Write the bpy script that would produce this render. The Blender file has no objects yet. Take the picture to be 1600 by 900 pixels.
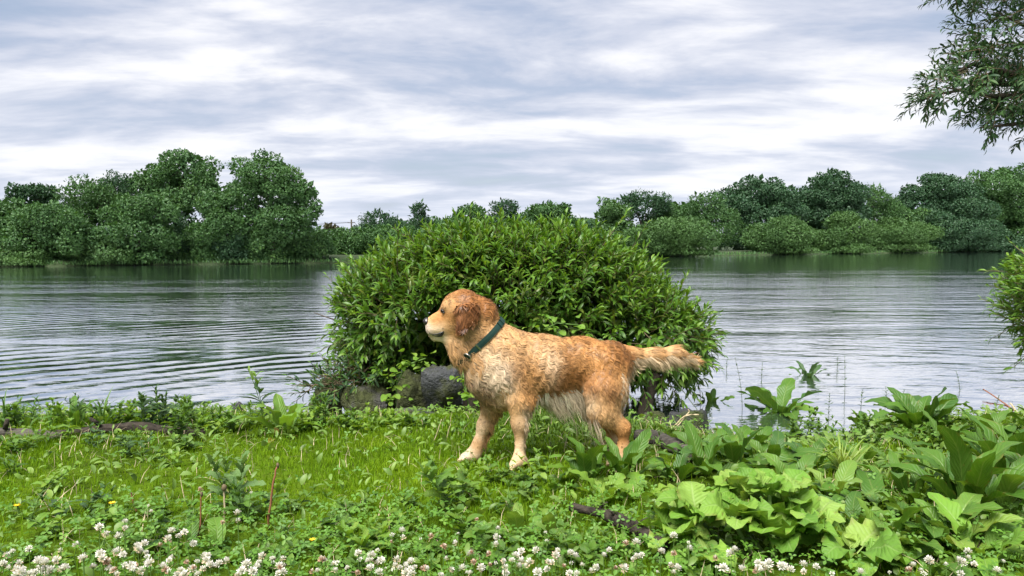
import bpy, math, random
import numpy as np
from mathutils import Matrix, Vector

# ---------------------------------------------------------------- camera, sky, sun, exposure
SC = bpy.context.scene
COL = SC.collection
F, HZ, CAMZ = 1155.0, 383.0, 1.15            # focal length in 1600-px units, horizon row, lens height above water
PITCH = math.atan((450 - HZ) / F)
cam = bpy.data.cameras.new('camera')
cam.sensor_width = 36.0
cam.lens = 36.0 * F / 1600.0
cam.clip_start, cam.clip_end = 0.05, 9000
cam_ob = bpy.data.objects.new('camera', cam)
COL.objects.link(cam_ob)
cam_ob.location = (0, 0, CAMZ)
cam_ob.rotation_euler = (math.pi / 2 - PITCH, 0, 0)
SC.camera = cam_ob

SC.render.engine = 'CYCLES'
SC.cycles.use_denoising = True
SC.cycles.max_bounces = 6
SC.cycles.diffuse_bounces = 3
SC.cycles.glossy_bounces = 3
SC.cycles.transmission_bounces = 4
SC.cycles.transparent_max_bounces = 6
SC.cycles.sample_clamp_indirect = 4
SC.view_settings.view_transform = 'Standard'
SC.view_settings.look = 'None'
SC.view_settings.gamma = 1.0
SC.view_settings.use_curve_mapping = False
SC.view_settings.exposure = 2.68

SUN_EL, SUN_AZ = math.radians(63), math.radians(208)     # azimuth clockwise from +Y: behind the camera, to the left
sun = bpy.data.lights.new('sun', 'SUN')
sun.energy = 1.5
sun.angle = math.radians(38)
sun.color = (1.0, 0.965, 0.91)
sun_ob = bpy.data.objects.new('sun', sun)
COL.objects.link(sun_ob)
sd = Vector((math.sin(SUN_AZ) * math.cos(SUN_EL), math.cos(SUN_AZ) * math.cos(SUN_EL), math.sin(SUN_EL)))
sun_ob.rotation_euler = sd.to_track_quat('Z', 'Y').to_euler()
sun_ob.location = sd * 60


class NT:
    """small helper to write node trees"""
    def __init__(s, tree):
        s.t = tree
        tree.nodes.clear()

    def n(s, typ, inp=None, **kw):
        nd = s.t.nodes.new(typ)
        for k, v in kw.items():
            setattr(nd, k, v)
        for k, v in (inp or {}).items():
            sock = nd.inputs[k]
            if isinstance(v, bpy.types.NodeSocket):
                s.t.links.new(v, sock)
            elif isinstance(v, bpy.types.Node):
                s.t.links.new(v.outputs[0], sock)
            else:
                sock.default_value = v
        return nd

    def math(s, op, a, b=0.0, c=0.0, clamp=False):
        return s.n('ShaderNodeMath', {0: a, 1: b, 2: c}, operation=op, use_clamp=clamp).outputs[0]

    def mix(s, fac, a, b, blend='MIX'):
        nd = s.n('ShaderNodeMix', data_type='RGBA', blend_type=blend, clamp_factor=True)
        for sock, v in ((nd.inputs[0], fac), (nd.inputs[6], a), (nd.inputs[7], b)):
            if isinstance(v, bpy.types.NodeSocket):
                s.t.links.new(v, sock)
            else:
                sock.default_value = v if not isinstance(v, tuple) or len(v) == 4 else v + (1,)
        return nd.outputs[2]

    def ramp(s, fac, stops, interp='LINEAR'):
        nd = s.n('ShaderNodeValToRGB', {0: fac})
        cr = nd.color_ramp
        cr.interpolation = interp
        while len(cr.elements) < len(stops):
            cr.elements.new(0.5)
        for e, (p, c) in zip(cr.elements, stops):
            e.position = p
            e.color = (c, c, c, 1) if not isinstance(c, tuple) else (c + (1,))[:4]
        return nd.outputs[0]

    def noise(s, vec, scale, detail=4.0, rough=0.5, dist=0.0):
        nd = s.n('ShaderNodeTexNoise', {'Scale': scale, 'Detail': detail, 'Roughness': rough, 'Distortion': dist})
        if vec is not None:
            s.t.links.new(vec, nd.inputs['Vector'])
        return nd.outputs[0]

    def mapping(s, vec, scale=(1, 1, 1), rot=(0, 0, 0), loc=(0, 0, 0)):
        return s.n('ShaderNodeMapping', {'Vector': vec, 'Scale': scale, 'Rotation': rot, 'Location': loc}).outputs[0]


# ---- world: Nishita daylight behind a streaky broken overcast, the same in every direction
world = bpy.data.worlds.new('World')
SC.world = world
world.use_nodes = True
w = NT(world.node_tree)
sky = w.n('ShaderNodeTexSky', sky_type='NISHITA', sun_disc=False)
sky.sun_elevation, sky.sun_rotation = SUN_EL, SUN_AZ
sky.air_density, sky.dust_density = 1.2, 2.0
tc = w.n('ShaderNodeTexCoord').outputs['Generated']
sep = w.n('ShaderNodeSeparateXYZ', {0: tc})
dz = w.math('ADD', w.math('MAXIMUM', sep.outputs[2], 0.0), 0.13)
pv = w.n('ShaderNodeCombineXYZ', {0: w.math('DIVIDE', sep.outputs[0], dz), 1: w.math('DIVIDE', sep.outputs[1], dz), 2: 0.0}).outputs[0]
pv2 = w.mapping(pv, (0.70, 1.15, 1), (0, 0, math.radians(-9)), (3.1, 0.7, 0))
warp = w.n('ShaderNodeTexNoise', {'Vector': pv2, 'Scale': 0.9, 'Detail': 2.0})
wv = w.n('ShaderNodeVectorMath', {0: warp.outputs[1], 1: (0.5, 0.5, 0.5)}, operation='SUBTRACT').outputs[0]
wv = w.n('ShaderNodeVectorMath', {0: wv, 'Scale': 0.55}, operation='SCALE').outputs[0]
pw = w.n('ShaderNodeVectorMath', {0: pv2, 1: wv}, operation='ADD').outputs[0]
nA = w.noise(pw, 1.2, 9.0, 0.55)            # the main streaks
nB = w.noise(w.mapping(pw, (1, 1, 1), (0, 0, 0.2), (7.3, 2.2, 0)), 0.42, 3.0, 0.5)   # large light and dark areas
nC = w.noise(w.mapping(pw, (1, 1, 1), (0, 0, 0.1), (1.3, 9.2, 0)), 3.4, 6.0, 0.58)   # fine wisps
mixn = w.math('ADD', w.math('MULTIPLY', nA, 0.54), w.math('ADD', w.math('MULTIPLY', nB, 0.28), w.math('MULTIPLY', nC, 0.18)))
cloud = w.ramp(mixn, [(0.39, (0.122, 0.146, 0.196)), (0.45, (0.165, 0.184, 0.232)), (0.50, (0.225, 0.236, 0.272)), (0.545, (0.300, 0.302, 0.320)), (0.61, (0.368, 0.360, 0.360))])
skyc = w.n('ShaderNodeVectorMath', {0: sky.outputs[0], 'Scale': 0.055}, operation='SCALE').outputs[0]
cover = w.ramp(mixn, [(0.34, 0.55), (0.48, 0.96)])
col = w.mix(cover, skyc, cloud)
hz = w.ramp(sep.outputs[2], [(0.0, 0.85), (0.10, 0.25), (0.22, 0.0)])      # cloud thickens to an even pale veil near the horizon
col = w.mix(w.math('MULTIPLY', hz, 0.75), col, (0.245, 0.268, 0.315, 1))
w.n('ShaderNodeOutputWorld', {'Surface': w.n('ShaderNodeBackground', {'Color': col, 'Strength': 0.505}).outputs[0]})

# ---------------------------------------------------------------- helpers
rng = np.random.default_rng(11)
random.seed(5)


def ray(px, py):
    u, v = px - 800.0, 450.0 - py
    c, s = math.cos(PITCH), math.sin(PITCH)
    return np.array([u, F * c + v * s, -F * s + v * c])


def at(px, py, Y):
    """world point that shows at (px, py) at distance Y"""
    d = ray(px, py)
    return np.array([0, 0, CAMZ]) + d * (Y / d[1])


def on_level(px, py, z):
    d = ray(px, py)
    return np.array([0, 0, CAMZ]) + d * ((z - CAMZ) / d[2])


def sstep(a, b, x):
    t = np.clip((x - a) / (b - a), 0, 1)
    return t * t * (3 - 2 * t)


_sn = np.random.default_rng(3)
_dirs = _sn.normal(size=(24, 3)); _dirs /= np.linalg.norm(_dirs, axis=1)[:, None]
_ph = _sn.uniform(0, 6.28, 24)


def snoise(p, scale=1.0, k=0, octaves=3):
    """cheap smooth noise in about -1..1 (sum of sines)"""
    p = np.asarray(p, float) * scale
    r = np.zeros(p.shape[:-1]); a, tot = 1.0, 0.0
    for o in range(octaves):
        for j in range(3):
            i = (k * 5 + o * 3 + j) % 24
            r = r + a * np.sin((p @ _dirs[i]) * (2.0 ** o) * 2.1 + _ph[i])
        tot += a * 1.6
        a *= 0.55
    return r / tot


SH_X = [-40, -12, -6, -4, -2.2, -1.2, -0.4, 0.3, 0.9, 1.3, 2.0, 2.5, 3.2, 4.2, 5.2, 6.0, 9, 14, 40]
SH_Y = [6.5, 5.6, 5.15, 5.05, 4.98, 4.95, 5.05, 4.95, 4.55, 4.38, 4.45, 4.85, 5.0, 5.1, 5.4, 7.0, 11.5, 14, 22]


def shore(x):
    x = np.asarray(x, float)
    return np.interp(x, SH_X, SH_Y) + 0.07 * np.sin(x * 3.1 + 0.5) + 0.04 * np.sin(x * 8.3)


def ground_z(x, y):
    x = np.asarray(x, float); y = np.asarray(y, float)
    s = shore(x) - y
    q = np.stack([x, y, 0 * x], -1)
    land = 0.2 * sstep(0.0, 1.05, s) + 0.018 * snoise(q, 1.3, 1, 3) * sstep(0, 0.8, s)
    land = land + 0.07 * np.exp(-(((x - 0.25) / 0.3) ** 2 + ((y - 3.95) / 0.28) ** 2))       # mossy hump behind the dog
    return np.where(s > 0, land, np.maximum(0.45 * s, -0.7))


def on_ground(px, py):
    d = ray(px, py)
    t = (0.2 - CAMZ) / d[2]
    for _ in range(12):
        p = np.array([0, 0, CAMZ]) + d * t
        z = float(ground_z(p[0], p[1]))
        t += (z - p[2]) / d[2] * 0.7
    p = np.array([0, 0, CAMZ]) + d * t
    p[2] = float(ground_z(p[0], p[1]))
    return p


def tag(o, label=None, cat=None, group=None, kind=None):
    if label: o['label'] = label
    if cat: o['category'] = cat
    if group: o['group'] = group
    if kind: o['kind'] = kind
    return o


def empty(name, loc, label=None, cat=None, group=None):
    o = bpy.data.objects.new(name, None)
    COL.objects.link(o)
    o.location = tuple(float(c) for c in loc)
    o.empty_display_size = 0.05
    return tag(o, label, cat, group)


def link(name, mesh, parent=None, mat4=None):
    o = bpy.data.objects.new(name, mesh)
    COL.objects.link(o)
    if parent: o.parent = parent
    if mat4 is not None: o.matrix_basis = mat4
    return o


def mesh_np(name, V, faces, mat=None, rnd=None, uv=None, col=None, smooth=True):
    """mesh from numpy: faces = array (m,k) or list of such arrays; rnd per vertex, uv per vertex, col per vertex"""
    me = bpy.data.meshes.new(name)
    V = np.ascontiguousarray(V, np.float32)
    if not isinstance(faces, (list, tuple)): faces = [faces]
    faces = [np.ascontiguousarray(f, np.int32) for f in faces if len(f)]
    me.vertices.add(len(V)); me.vertices.foreach_set('co', V.ravel())
    loops = np.concatenate([f.ravel() for f in faces])
    sizes = np.concatenate([np.full(len(f), f.shape[1], np.int32) for f in faces])
    starts = np.concatenate([[0], np.cumsum(sizes)[:-1]]).astype(np.int32)
    me.loops.add(len(loops)); me.loops.foreach_set('vertex_index', loops)
    me.polygons.add(len(sizes)); me.polygons.foreach_set('loop_start', starts)
    me.polygons.foreach_set('use_smooth', np.full(len(sizes), smooth, bool))
    me.update(calc_edges=True)
    if rnd is not None:
        a = me.attributes.new('rnd', 'FLOAT', 'POINT'); a.data.foreach_set('value', np.ascontiguousarray(rnd, np.float32))
    if col is not None:
        a = me.attributes.new('tint', 'FLOAT_COLOR', 'POINT')
        c4 = np.ones((len(V), 4), np.float32); c4[:, :3] = col
        a.data.foreach_set('color', c4.ravel())
    if uv is not None:
        a = me.attributes.new('leafuv', 'FLOAT_VECTOR', 'POINT')
        u3 = np.zeros((len(V), 3), np.float32); u3[:, :2] = uv
        a.data.foreach_set('vector', u3.ravel())
    if mat: me.materials.append(mat)
    return me


class MB:
    """collects pieces into one mesh"""
    def __init__(s): s.V, s.Q, s.T, s.R, s.n = [], [], [], [], 0
    def add(s, V, quads=None, tris=None, rnd=0.5):
        V = np.asarray(V, float)
        s.V.append(V); s.R.append(np.full(len(V), rnd))
        if quads is not None and len(quads): s.Q.append(np.asarray(quads) + s.n)
        if tris is not None and len(tris): s.T.append(np.asarray(tris) + s.n)
        s.n += len(V)
    def mesh(s, name, mat, smooth=True):
        fs = []
        if s.Q: fs.append(np.concatenate(s.Q))
        if s.T: fs.append(np.concatenate(s.T))
        return mesh_np(name, np.concatenate(s.V), fs, mat, rnd=np.concatenate(s.R), smooth=smooth)


def unit(v):
    v = np.asarray(v, float)
    return v / np.maximum(np.linalg.norm(v, axis=-1, keepdims=True), 1e-9)


def tube(pts, rad, sides=6, caps=True):
    pts = np.asarray(pts, float); n = len(pts)
    rad = np.full(n, rad) if np.isscalar(rad) else np.asarray(rad, float)
    tan = unit(np.gradient(pts, axis=0))
    ref = np.array([0.31, 0.17, 0.93]) if abs(tan[0] @ np.array([0.31, 0.17, 0.93])) < 0.9 else np.array([1.0, 0.1, 0])
    V = []
    for i in range(n):
        a = unit(np.cross(tan[i], ref)); b = np.cross(tan[i], a)
        th = np.arange(sides) * 2 * math.pi / sides
        V.append(pts[i] + rad[i] * (np.cos(th)[:, None] * a + np.sin(th)[:, None] * b))
    V = np.concatenate(V)
    Q = []
    for i in range(n - 1):
        for j in range(sides):
            k = (j + 1) % sides
            Q.append((i * sides + j, i * sides + k, (i + 1) * sides + k, (i + 1) * sides + j))
    T = []
    if caps:
        V = np.concatenate([V, pts[:1], pts[-1:]])
        for j in range(sides):
            k = (j + 1) % sides
            T.append((n * sides, k, j)); T.append((n * sides + 1, (n - 1) * sides + j, (n - 1) * sides + k))
    return V, np.array(Q), np.array(T).reshape(-1, 3)


def frames(d, up):
    """rotation matrices (n,3,3), columns side, direction, normal"""
    d = unit(d); s = unit(np.cross(d, up)); n = np.cross(s, d)
    return np.stack([s, d, n], -1)


def scatter(tv, tf, P, R, S, rnd=None, sx=None):
    """copies of a template joined to one vertex and face array"""
    n, k = len(P), len(tv)
    t = np.broadcast_to(tv, (n, k, 3)).copy()
    if sx is not None: t[:, :, 0] *= sx[:, None]
    V = np.einsum('nij,nkj->nki', R, t) * S[:, None, None] + P[:, None, :]
    Fc = (tf[None] + (np.arange(n) * k)[:, None, None]).reshape(-1, tf.shape[1])
    r = np.repeat(rnd if rnd is not None else rng.random(n), k)
    return V.reshape(-1, 3), Fc, r


def m4(R, s, p):
    M = np.eye(4); M[:3, :3] = R * s; M[:3, 3] = p
    return Matrix(M.tolist())


# ---------------------------------------------------------------- materials
def new_mat(name):
    m = bpy.data.materials.new(name); m.use_nodes = True
    return m, NT(m.node_tree)


def leaf_mat(name, stops, rough=0.42, trans=0.35, veins=False, vein_col=None, spec=0.35, vary=1.0):
    m, t = new_mat(name)
    r = t.n('ShaderNodeAttribute', attribute_name='rnd').outputs['Fac']
    o = t.n('ShaderNodeObjectInfo').outputs['Random']
    fac = t.math('FRACT', t.math('ADD', r, t.math('MULTIPLY', o, vary)))
    k = len(stops)
    c = t.ramp(fac, [(i / max(1, k - 1), s) for i, s in enumerate(stops)])
    geo = t.n('ShaderNodeNewGeometry')
    nz = t.noise(geo.outputs['Position'], 23.0, 3.0)
    c = t.mix(t.math('MULTIPLY', nz, 0.35), c, t.mix(1.0, c, (0.55, 0.62, 0.5), 'MULTIPLY'))
    bump = None
    if veins:
        uv = t.n('ShaderNodeAttribute', attribute_name='leafuv').outputs['Vector']
        sp = t.n('ShaderNodeSeparateXYZ', {0: uv})
        au = t.math('ABSOLUTE', sp.outputs[0])
        mid = t.ramp(au, [(0.0, 1.0), (0.05, 0.55), (0.10, 0.0)])
        ph = t.math('SUBTRACT', t.math('MULTIPLY', sp.outputs[1], 10.0), t.math('MULTIPLY', au, 2.6))
        sw = t.math('ABSOLUTE', t.math('SUBTRACT', t.math('FRACT', ph), 0.5))
        side = t.ramp(sw, [(0.0, 1.0), (0.07, 0.25), (0.16, 0.0)])
        vein = t.math('MAXIMUM', mid, t.math('MULTIPLY', side, 0.55))
        big = t.noise(geo.outputs['Position'], 7.0, 4.0, 0.6)
        c = t.mix(t.ramp(big, [(0.35, 0.0), (0.7, 0.45)]), c, t.mix(1.0, c, (1.35, 1.12, 0.8), 'MULTIPLY'))
        wear = t.math('MULTIPLY', t.ramp(au, [(0.72, 0.0), (1.0, 1.0)]), t.ramp(t.noise(geo.outputs['Position'], 31.0, 3.0), [(0.52, 0.0), (0.66, 1.0)]))
        spot = t.ramp(t.noise(geo.outputs['Position'], 55.0, 2.0), [(0.70, 0.0), (0.74, 1.0)])
        c = t.mix(t.math('MULTIPLY', t.math('MAXIMUM', wear, spot), 0.7), c, (0.16, 0.12, 0.03))
        c = t.mix(t.math('MULTIPLY', vein, 0.40), c, vein_col or (0.20, 0.28, 0.07))
        h = t.math('ADD', t.math('MULTIPLY', vein, -1.0), t.math('MULTIPLY', sw, 0.9))
        h = t.math('ADD', h, t.math('MULTIPLY', nz, 0.8))
        bump = t.n('ShaderNodeBump', {'Strength': 0.5, 'Distance': 0.004, 'Height': h}).outputs[0]
    pr = t.n('ShaderNodeBsdfPrincipled', {'Base Color': c, 'Roughness': rough, 'Specular IOR Level': spec})
    tr = t.n('ShaderNodeBsdfTranslucent', {'Color': t.mix(1.0, c, (1.25, 1.15, 0.55), 'MULTIPLY')})
    if bump:
        t.t.links.new(bump, pr.inputs['Normal'])
    mx = t.n('ShaderNodeMixShader', {0: trans, 1: pr.outputs[0], 2: tr.outputs[0]})
    t.n('ShaderNodeOutputMaterial', {'Surface': mx.outputs[0]})
    return m


def plain_mat(name, c1, c2, scale=8.0, rough=0.8, bump=0.3, dist=0.01, spec=0.3, stretch=(1, 1, 1)):
    m, t = new_mat(name)
    geo = t.n('ShaderNodeTexCoord').outputs['Object']
    v = t.mapping(geo, stretch)
    n = t.noise(v, scale, 6.0, 0.6)
    c = t.ramp(n, [(0.3, c1), (0.7, c2)])
    b = t.n('ShaderNodeBump', {'Strength': bump, 'Distance': dist, 'Height': n})
    pr = t.n('ShaderNodeBsdfPrincipled', {'Base Color': c, 'Roughness': rough, 'Specular IOR Level': spec, 'Normal': b.outputs[0]})
    t.n('ShaderNodeOutputMaterial', {'Surface': pr.outputs[0]})
    return m


M = {}
M['willow'] = leaf_mat('willow_leaf', [(0.050, 0.125, 0.014), (0.088, 0.190, 0.016), (0.058, 0.145, 0.020), (0.130, 0.240, 0.020), (0.045, 0.112, 0.018), (0.150, 0.190, 0.030)], 0.38, 0.32)
M['willow_tip'] = leaf_mat('willow_tip_leaf', [(0.125, 0.250, 0.026), (0.100, 0.220, 0.024), (0.170, 0.280, 0.032)], 0.42, 0.36)
M['willow_high'] = leaf_mat('willow_high_leaf', [(0.028, 0.066, 0.028), (0.040, 0.088, 0.032), (0.060, 0.120, 0.032)], 0.5, 0.2, spec=0.2)
M['bark'] = plain_mat('bark', (0.035, 0.028, 0.020), (0.085, 0.070, 0.052), 14, 0.9, 0.8, 0.02, 0.2, (3, 3, 0.7))
M['far_bark'] = plain_mat('far_bark', (0.03, 0.026, 0.02), (0.07, 0.06, 0.045), 3, 0.9, 0.4)
M['twig'] = plain_mat('twig', (0.07, 0.055, 0.03), (0.15, 0.11, 0.06), 30, 0.8, 0.3, 0.002)
M['straw'] = plain_mat('straw', (0.32, 0.25, 0.15), (0.52, 0.43, 0.28), 30, 0.8, 0.3, 0.002)
M['redstalk'] = plain_mat('red_stalk', (0.16, 0.055, 0.03), (0.27, 0.12, 0.06), 40, 0.7, 0.3, 0.002)
M['greenstem'] = plain_mat('green_stem', (0.06, 0.13, 0.025), (0.13, 0.22, 0.045), 30, 0.6, 0.2, 0.002)
M['darkstem'] = plain_mat('dark_stem', (0.035, 0.055, 0.025), (0.07, 0.095, 0.04), 30, 0.7, 0.2, 0.002)
# ---------------------------------------------------------------- the setting: bank, water, far land
def sheet(xs, ys, zf):
    X, Y = np.meshgrid(xs, ys)
    V = np.stack([X, Y, zf(X, Y)], -1).reshape(-1, 3)
    nx = len(xs); i, j = np.meshgrid(np.arange(nx - 1), np.arange(len(ys) - 1))
    a = (j * nx + i).ravel()
    return V, np.stack([a, a + 1, a + nx + 1, a + nx], -1)


xs = np.unique(np.concatenate([np.linspace(-40, -6, 24), np.linspace(-6, 6.5, 160), np.linspace(6.5, 40, 30)]))
ys = np.unique(np.concatenate([np.linspace(-30, 0.5, 22), np.linspace(0.5, 6.5, 90), np.linspace(6.5, 26, 60)]))
V, Q = sheet(xs, ys, lambda X, Y: ground_z(X, Y) + 0.008 * snoise(np.stack([X, Y, X * 0], -1), 9, 2, 3))
m, t = new_mat('bank_soil')
p = t.n('ShaderNodeNewGeometry').outputs['Position']
n1, n2 = t.noise(p, 2.2, 5), t.noise(p, 26, 6, 0.65)
c = t.ramp(n1, [(0.35, (0.040, 0.070, 0.008)), (0.5, (0.062, 0.110, 0.008)), (0.65, (0.080, 0.135, 0.009))])
c = t.mix(t.ramp(n2, [(0.5, 0.0), (0.72, 0.6)]), c, (0.040, 0.040, 0.014))
zz = t.n('ShaderNodeSeparateXYZ', {0: p}).outputs[2]
c = t.mix(t.ramp(zz, [(0.0, 1.0), (0.10, 0.0)]), c, (0.028, 0.026, 0.018))
b = t.n('ShaderNodeBump', {'Strength': 0.9, 'Distance': 0.03, 'Height': n2})
t.n('ShaderNodeOutputMaterial', {'Surface': t.n('ShaderNodeBsdfPrincipled', {'Base Color': c, 'Roughness': 1.0, 'Specular IOR Level': 0.0, 'Normal': b.outputs[0]}).outputs[0]})
tag(link('bank_ground', mesh_np('bank_ground', V, Q, m)), kind='structure')

# ---- water: one sheet; ripples run out in rings from where the dog came ashore, wind ruffles the rest
m, t = new_mat('lake_water')
p = t.n('ShaderNodeNewGeometry').outputs['Position']
sp = t.n('ShaderNodeSeparateXYZ', {0: p})
X, Y = sp.outputs[0], sp.outputs[1]
warp = t.n('ShaderNodeTexNoise', {'Vector': t.mapping(p, (0.35, 0.35, 1)), 'Scale': 1.0, 'Detail': 2.0})
wx = t.math('SUBTRACT', X, 1.3)
wy = t.math('SUBTRACT', Y, 2.0)
r = t.math('SQRT', t.math('ADD', t.math('MULTIPLY', wx, wx), t.math('MULTIPLY', wy, wy)))
r = t.math('ADD', r, t.math('MULTIPLY', warp.outputs[0], 0.9))
ring = t.math('SINE', t.math('ADD', t.math('MULTIPLY', r, 2 * math.pi / 0.34), t.math('MULTIPLY', t.noise(t.mapping(p, (0.8, 0.8, 1)), 1.0, 2.0), 3.0)))
ring = t.math('SUBTRACT', 1.0, t.math('POWER', t.math('ABSOLUTE', t.math('MULTIPLY', t.math('ADD', ring, 1.0), 0.5)), 0.6))
side = t.n('ShaderNodeMapRange', {0: X, 1: 0.8, 2: -1.2, 3: 0.18, 4: 1.0}, interpolation_type='SMOOTHSTEP').outputs[0]
near = t.n('ShaderNodeMapRange', {0: Y, 1: 21.0, 2: 8.0, 3: 0.0, 4: 1.0}, interpolation_type='SMOOTHSTEP').outputs[0]
patch = t.ramp(t.noise(t.mapping(p, (0.30, 0.55, 1)), 1.0, 3.0), [(0.40, 0.05), (0.60, 1.0)])
ringamp = t.math('MULTIPLY', t.math('MULTIPLY', side, near), patch)
wA = t.noise(t.mapping(p, (0.9, 2.6, 1), (0, 0, math.radians(7)), (2, 3, 0)), 1.15, 3.0, 0.5, 0.4)
wB = t.noise(t.mapping(p, (1.0, 2.4, 1), (0, 0, math.radians(-14))), 4.6, 3.0, 0.55, 0.3)
wC = t.noise(t.mapping(p, (0.10, 0.42, 1), (0, 0, math.radians(4))), 1.0, 3.0, 0.55)
calm = t.ramp(wC, [(0.38, 0.30), (0.60, 1.0)])
far = t.n('ShaderNodeMapRange', {0: Y, 1: 6.0, 2: 16.0, 3: 0.35, 4: 1.0}, interpolation_type='SMOOTHSTEP').outputs[0]
far = t.math('MULTIPLY', far, t.n('ShaderNodeMapRange', {0: Y, 1: 16.0, 2: 38.0, 3: 1.0, 4: 0.28}, interpolation_type='SMOOTHSTEP').outputs[0])
hA = t.math('MULTIPLY', t.math('MULTIPLY', wA, calm), t.math('MULTIPLY', far, 0.050))
hB = t.math('MULTIPLY', t.math('MULTIPLY', wB, calm), t.math('MULTIPLY', far, 0.014))
h = t.math('ADD', t.math('ADD', hA, hB), t.math('MULTIPLY', t.math('MULTIPLY', ring, ringamp), 0.0095))
b = t.n('ShaderNodeBump', {'Strength': 1.0, 'Distance': 1.0, 'Height': h})
fr = t.n('ShaderNodeFresnel', {'IOR': 1.50, 'Normal': b.outputs[0]}).outputs[0]
gl = t.n('ShaderNodeBsdfGlossy', {'Color': (0.97, 0.98, 1.0, 1), 'Roughness': 0.045, 'Normal': b.outputs[0]})
df = t.n('ShaderNodeBsdfDiffuse', {'Color': (0.034, 0.046, 0.050, 1)})
t.n('ShaderNodeOutputMaterial', {'Surface': t.n('ShaderNodeMixShader', {0: t.ramp(fr, [(0.0, 0.03), (0.28, 0.78), (0.6, 0.98)]), 1: df.outputs[0], 2: gl.outputs[0]}).outputs[0]})
V, Q = sheet(np.linspace(-700, 700, 36), np.concatenate([np.linspace(3.2, 40, 20), np.linspace(60, 600, 10)]), lambda X, Y: X * 0)
tag(link('lake_water', mesh_np('lake_water', V, Q, m)), kind='structure')

# ---- far land behind the shoreline
FS_PX = [(-900, 426), (-400, 421), (0, 417), (260, 414), (520, 411), (640, 409), (760, 406), (880, 405), (1010, 401.5), (1200, 398.5), (1400, 395.5), (1600, 392.5), (1900, 390.5), (2500, 389)]
FS = np.array([on_level(a, c, 0.0) for a, c in FS_PX])
FS = np.array([np.interp(np.linspace(0, 1, 160), np.linspace(0, 1, len(FS)), FS[:, i]) for i in range(3)]).T
FS[:, 1] += 0.5 * np.sin(np.arange(160) * 1.7) + 0.3 * np.sin(np.arange(160) * 0.61)
rows = [FS + (0, 0, -0.3), FS + (0, 0.3, 0.05), FS + (0, 1.2, 0.3), FS + (0, 4, 0.45)]
for d in (40, 200, 900, 3500):
    rr = FS.copy(); rr[:, 1] = FS[:, 1] + d; rr[:, 0] = FS[:, 0] * (1 + d / 60.0); rr[:, 2] = 0.5
    rows.append(rr)
V = np.concatenate(rows); n = len(FS)
Q = np.array([(i * n + j, i * n + j + 1, (i + 1) * n + j + 1, (i + 1) * n + j) for i in range(len(rows) - 1) for j in range(n - 1)])
tag(link('far_bank', mesh_np('far_bank', V, Q, plain_mat('far_bank', (0.018, 0.030, 0.012), (0.035, 0.055, 0.018), 0.6, 0.95, 0.4, 0.1))), kind='structure')


def far_shore_y(x):
    return float(np.interp(x, FS[:, 0], FS[:, 1]))


# ---- far trees and bushes: cauliflower crowns of leaf clumps over trunk and limbs
LEAF4 = np.array([(0, 0, 0), (0.5, 0.45, 0.12), (0, 1.0, -0.05), (-0.5, 0.45, 0.12)])
LEAF4F = np.array([(0, 1, 2, 3)])
FM = {
    'mid': leaf_mat('foliage_mid', [(0.036, 0.096, 0.028), (0.060, 0.140, 0.032), (0.048, 0.118, 0.038), (0.088, 0.182, 0.040)], 0.55, 0.22, vary=0.0),
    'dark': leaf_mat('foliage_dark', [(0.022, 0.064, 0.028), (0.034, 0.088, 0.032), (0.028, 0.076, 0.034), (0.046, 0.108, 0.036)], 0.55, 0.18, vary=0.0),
    'light': leaf_mat('foliage_light', [(0.050, 0.118, 0.030), (0.066, 0.142, 0.036), (0.058, 0.130, 0.042), (0.082, 0.165, 0.042)], 0.55, 0.25, vary=0.0),
    'olive': leaf_mat('foliage_olive', [(0.040, 0.098, 0.024), (0.054, 0.122, 0.028), (0.066, 0.140, 0.032)], 0.6, 0.22, vary=0.0),
    'red': leaf_mat('foliage_russet', [(0.075, 0.055, 0.030), (0.060, 0.070, 0.030)], 0.6, 0.2, vary=0.0),
}


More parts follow.
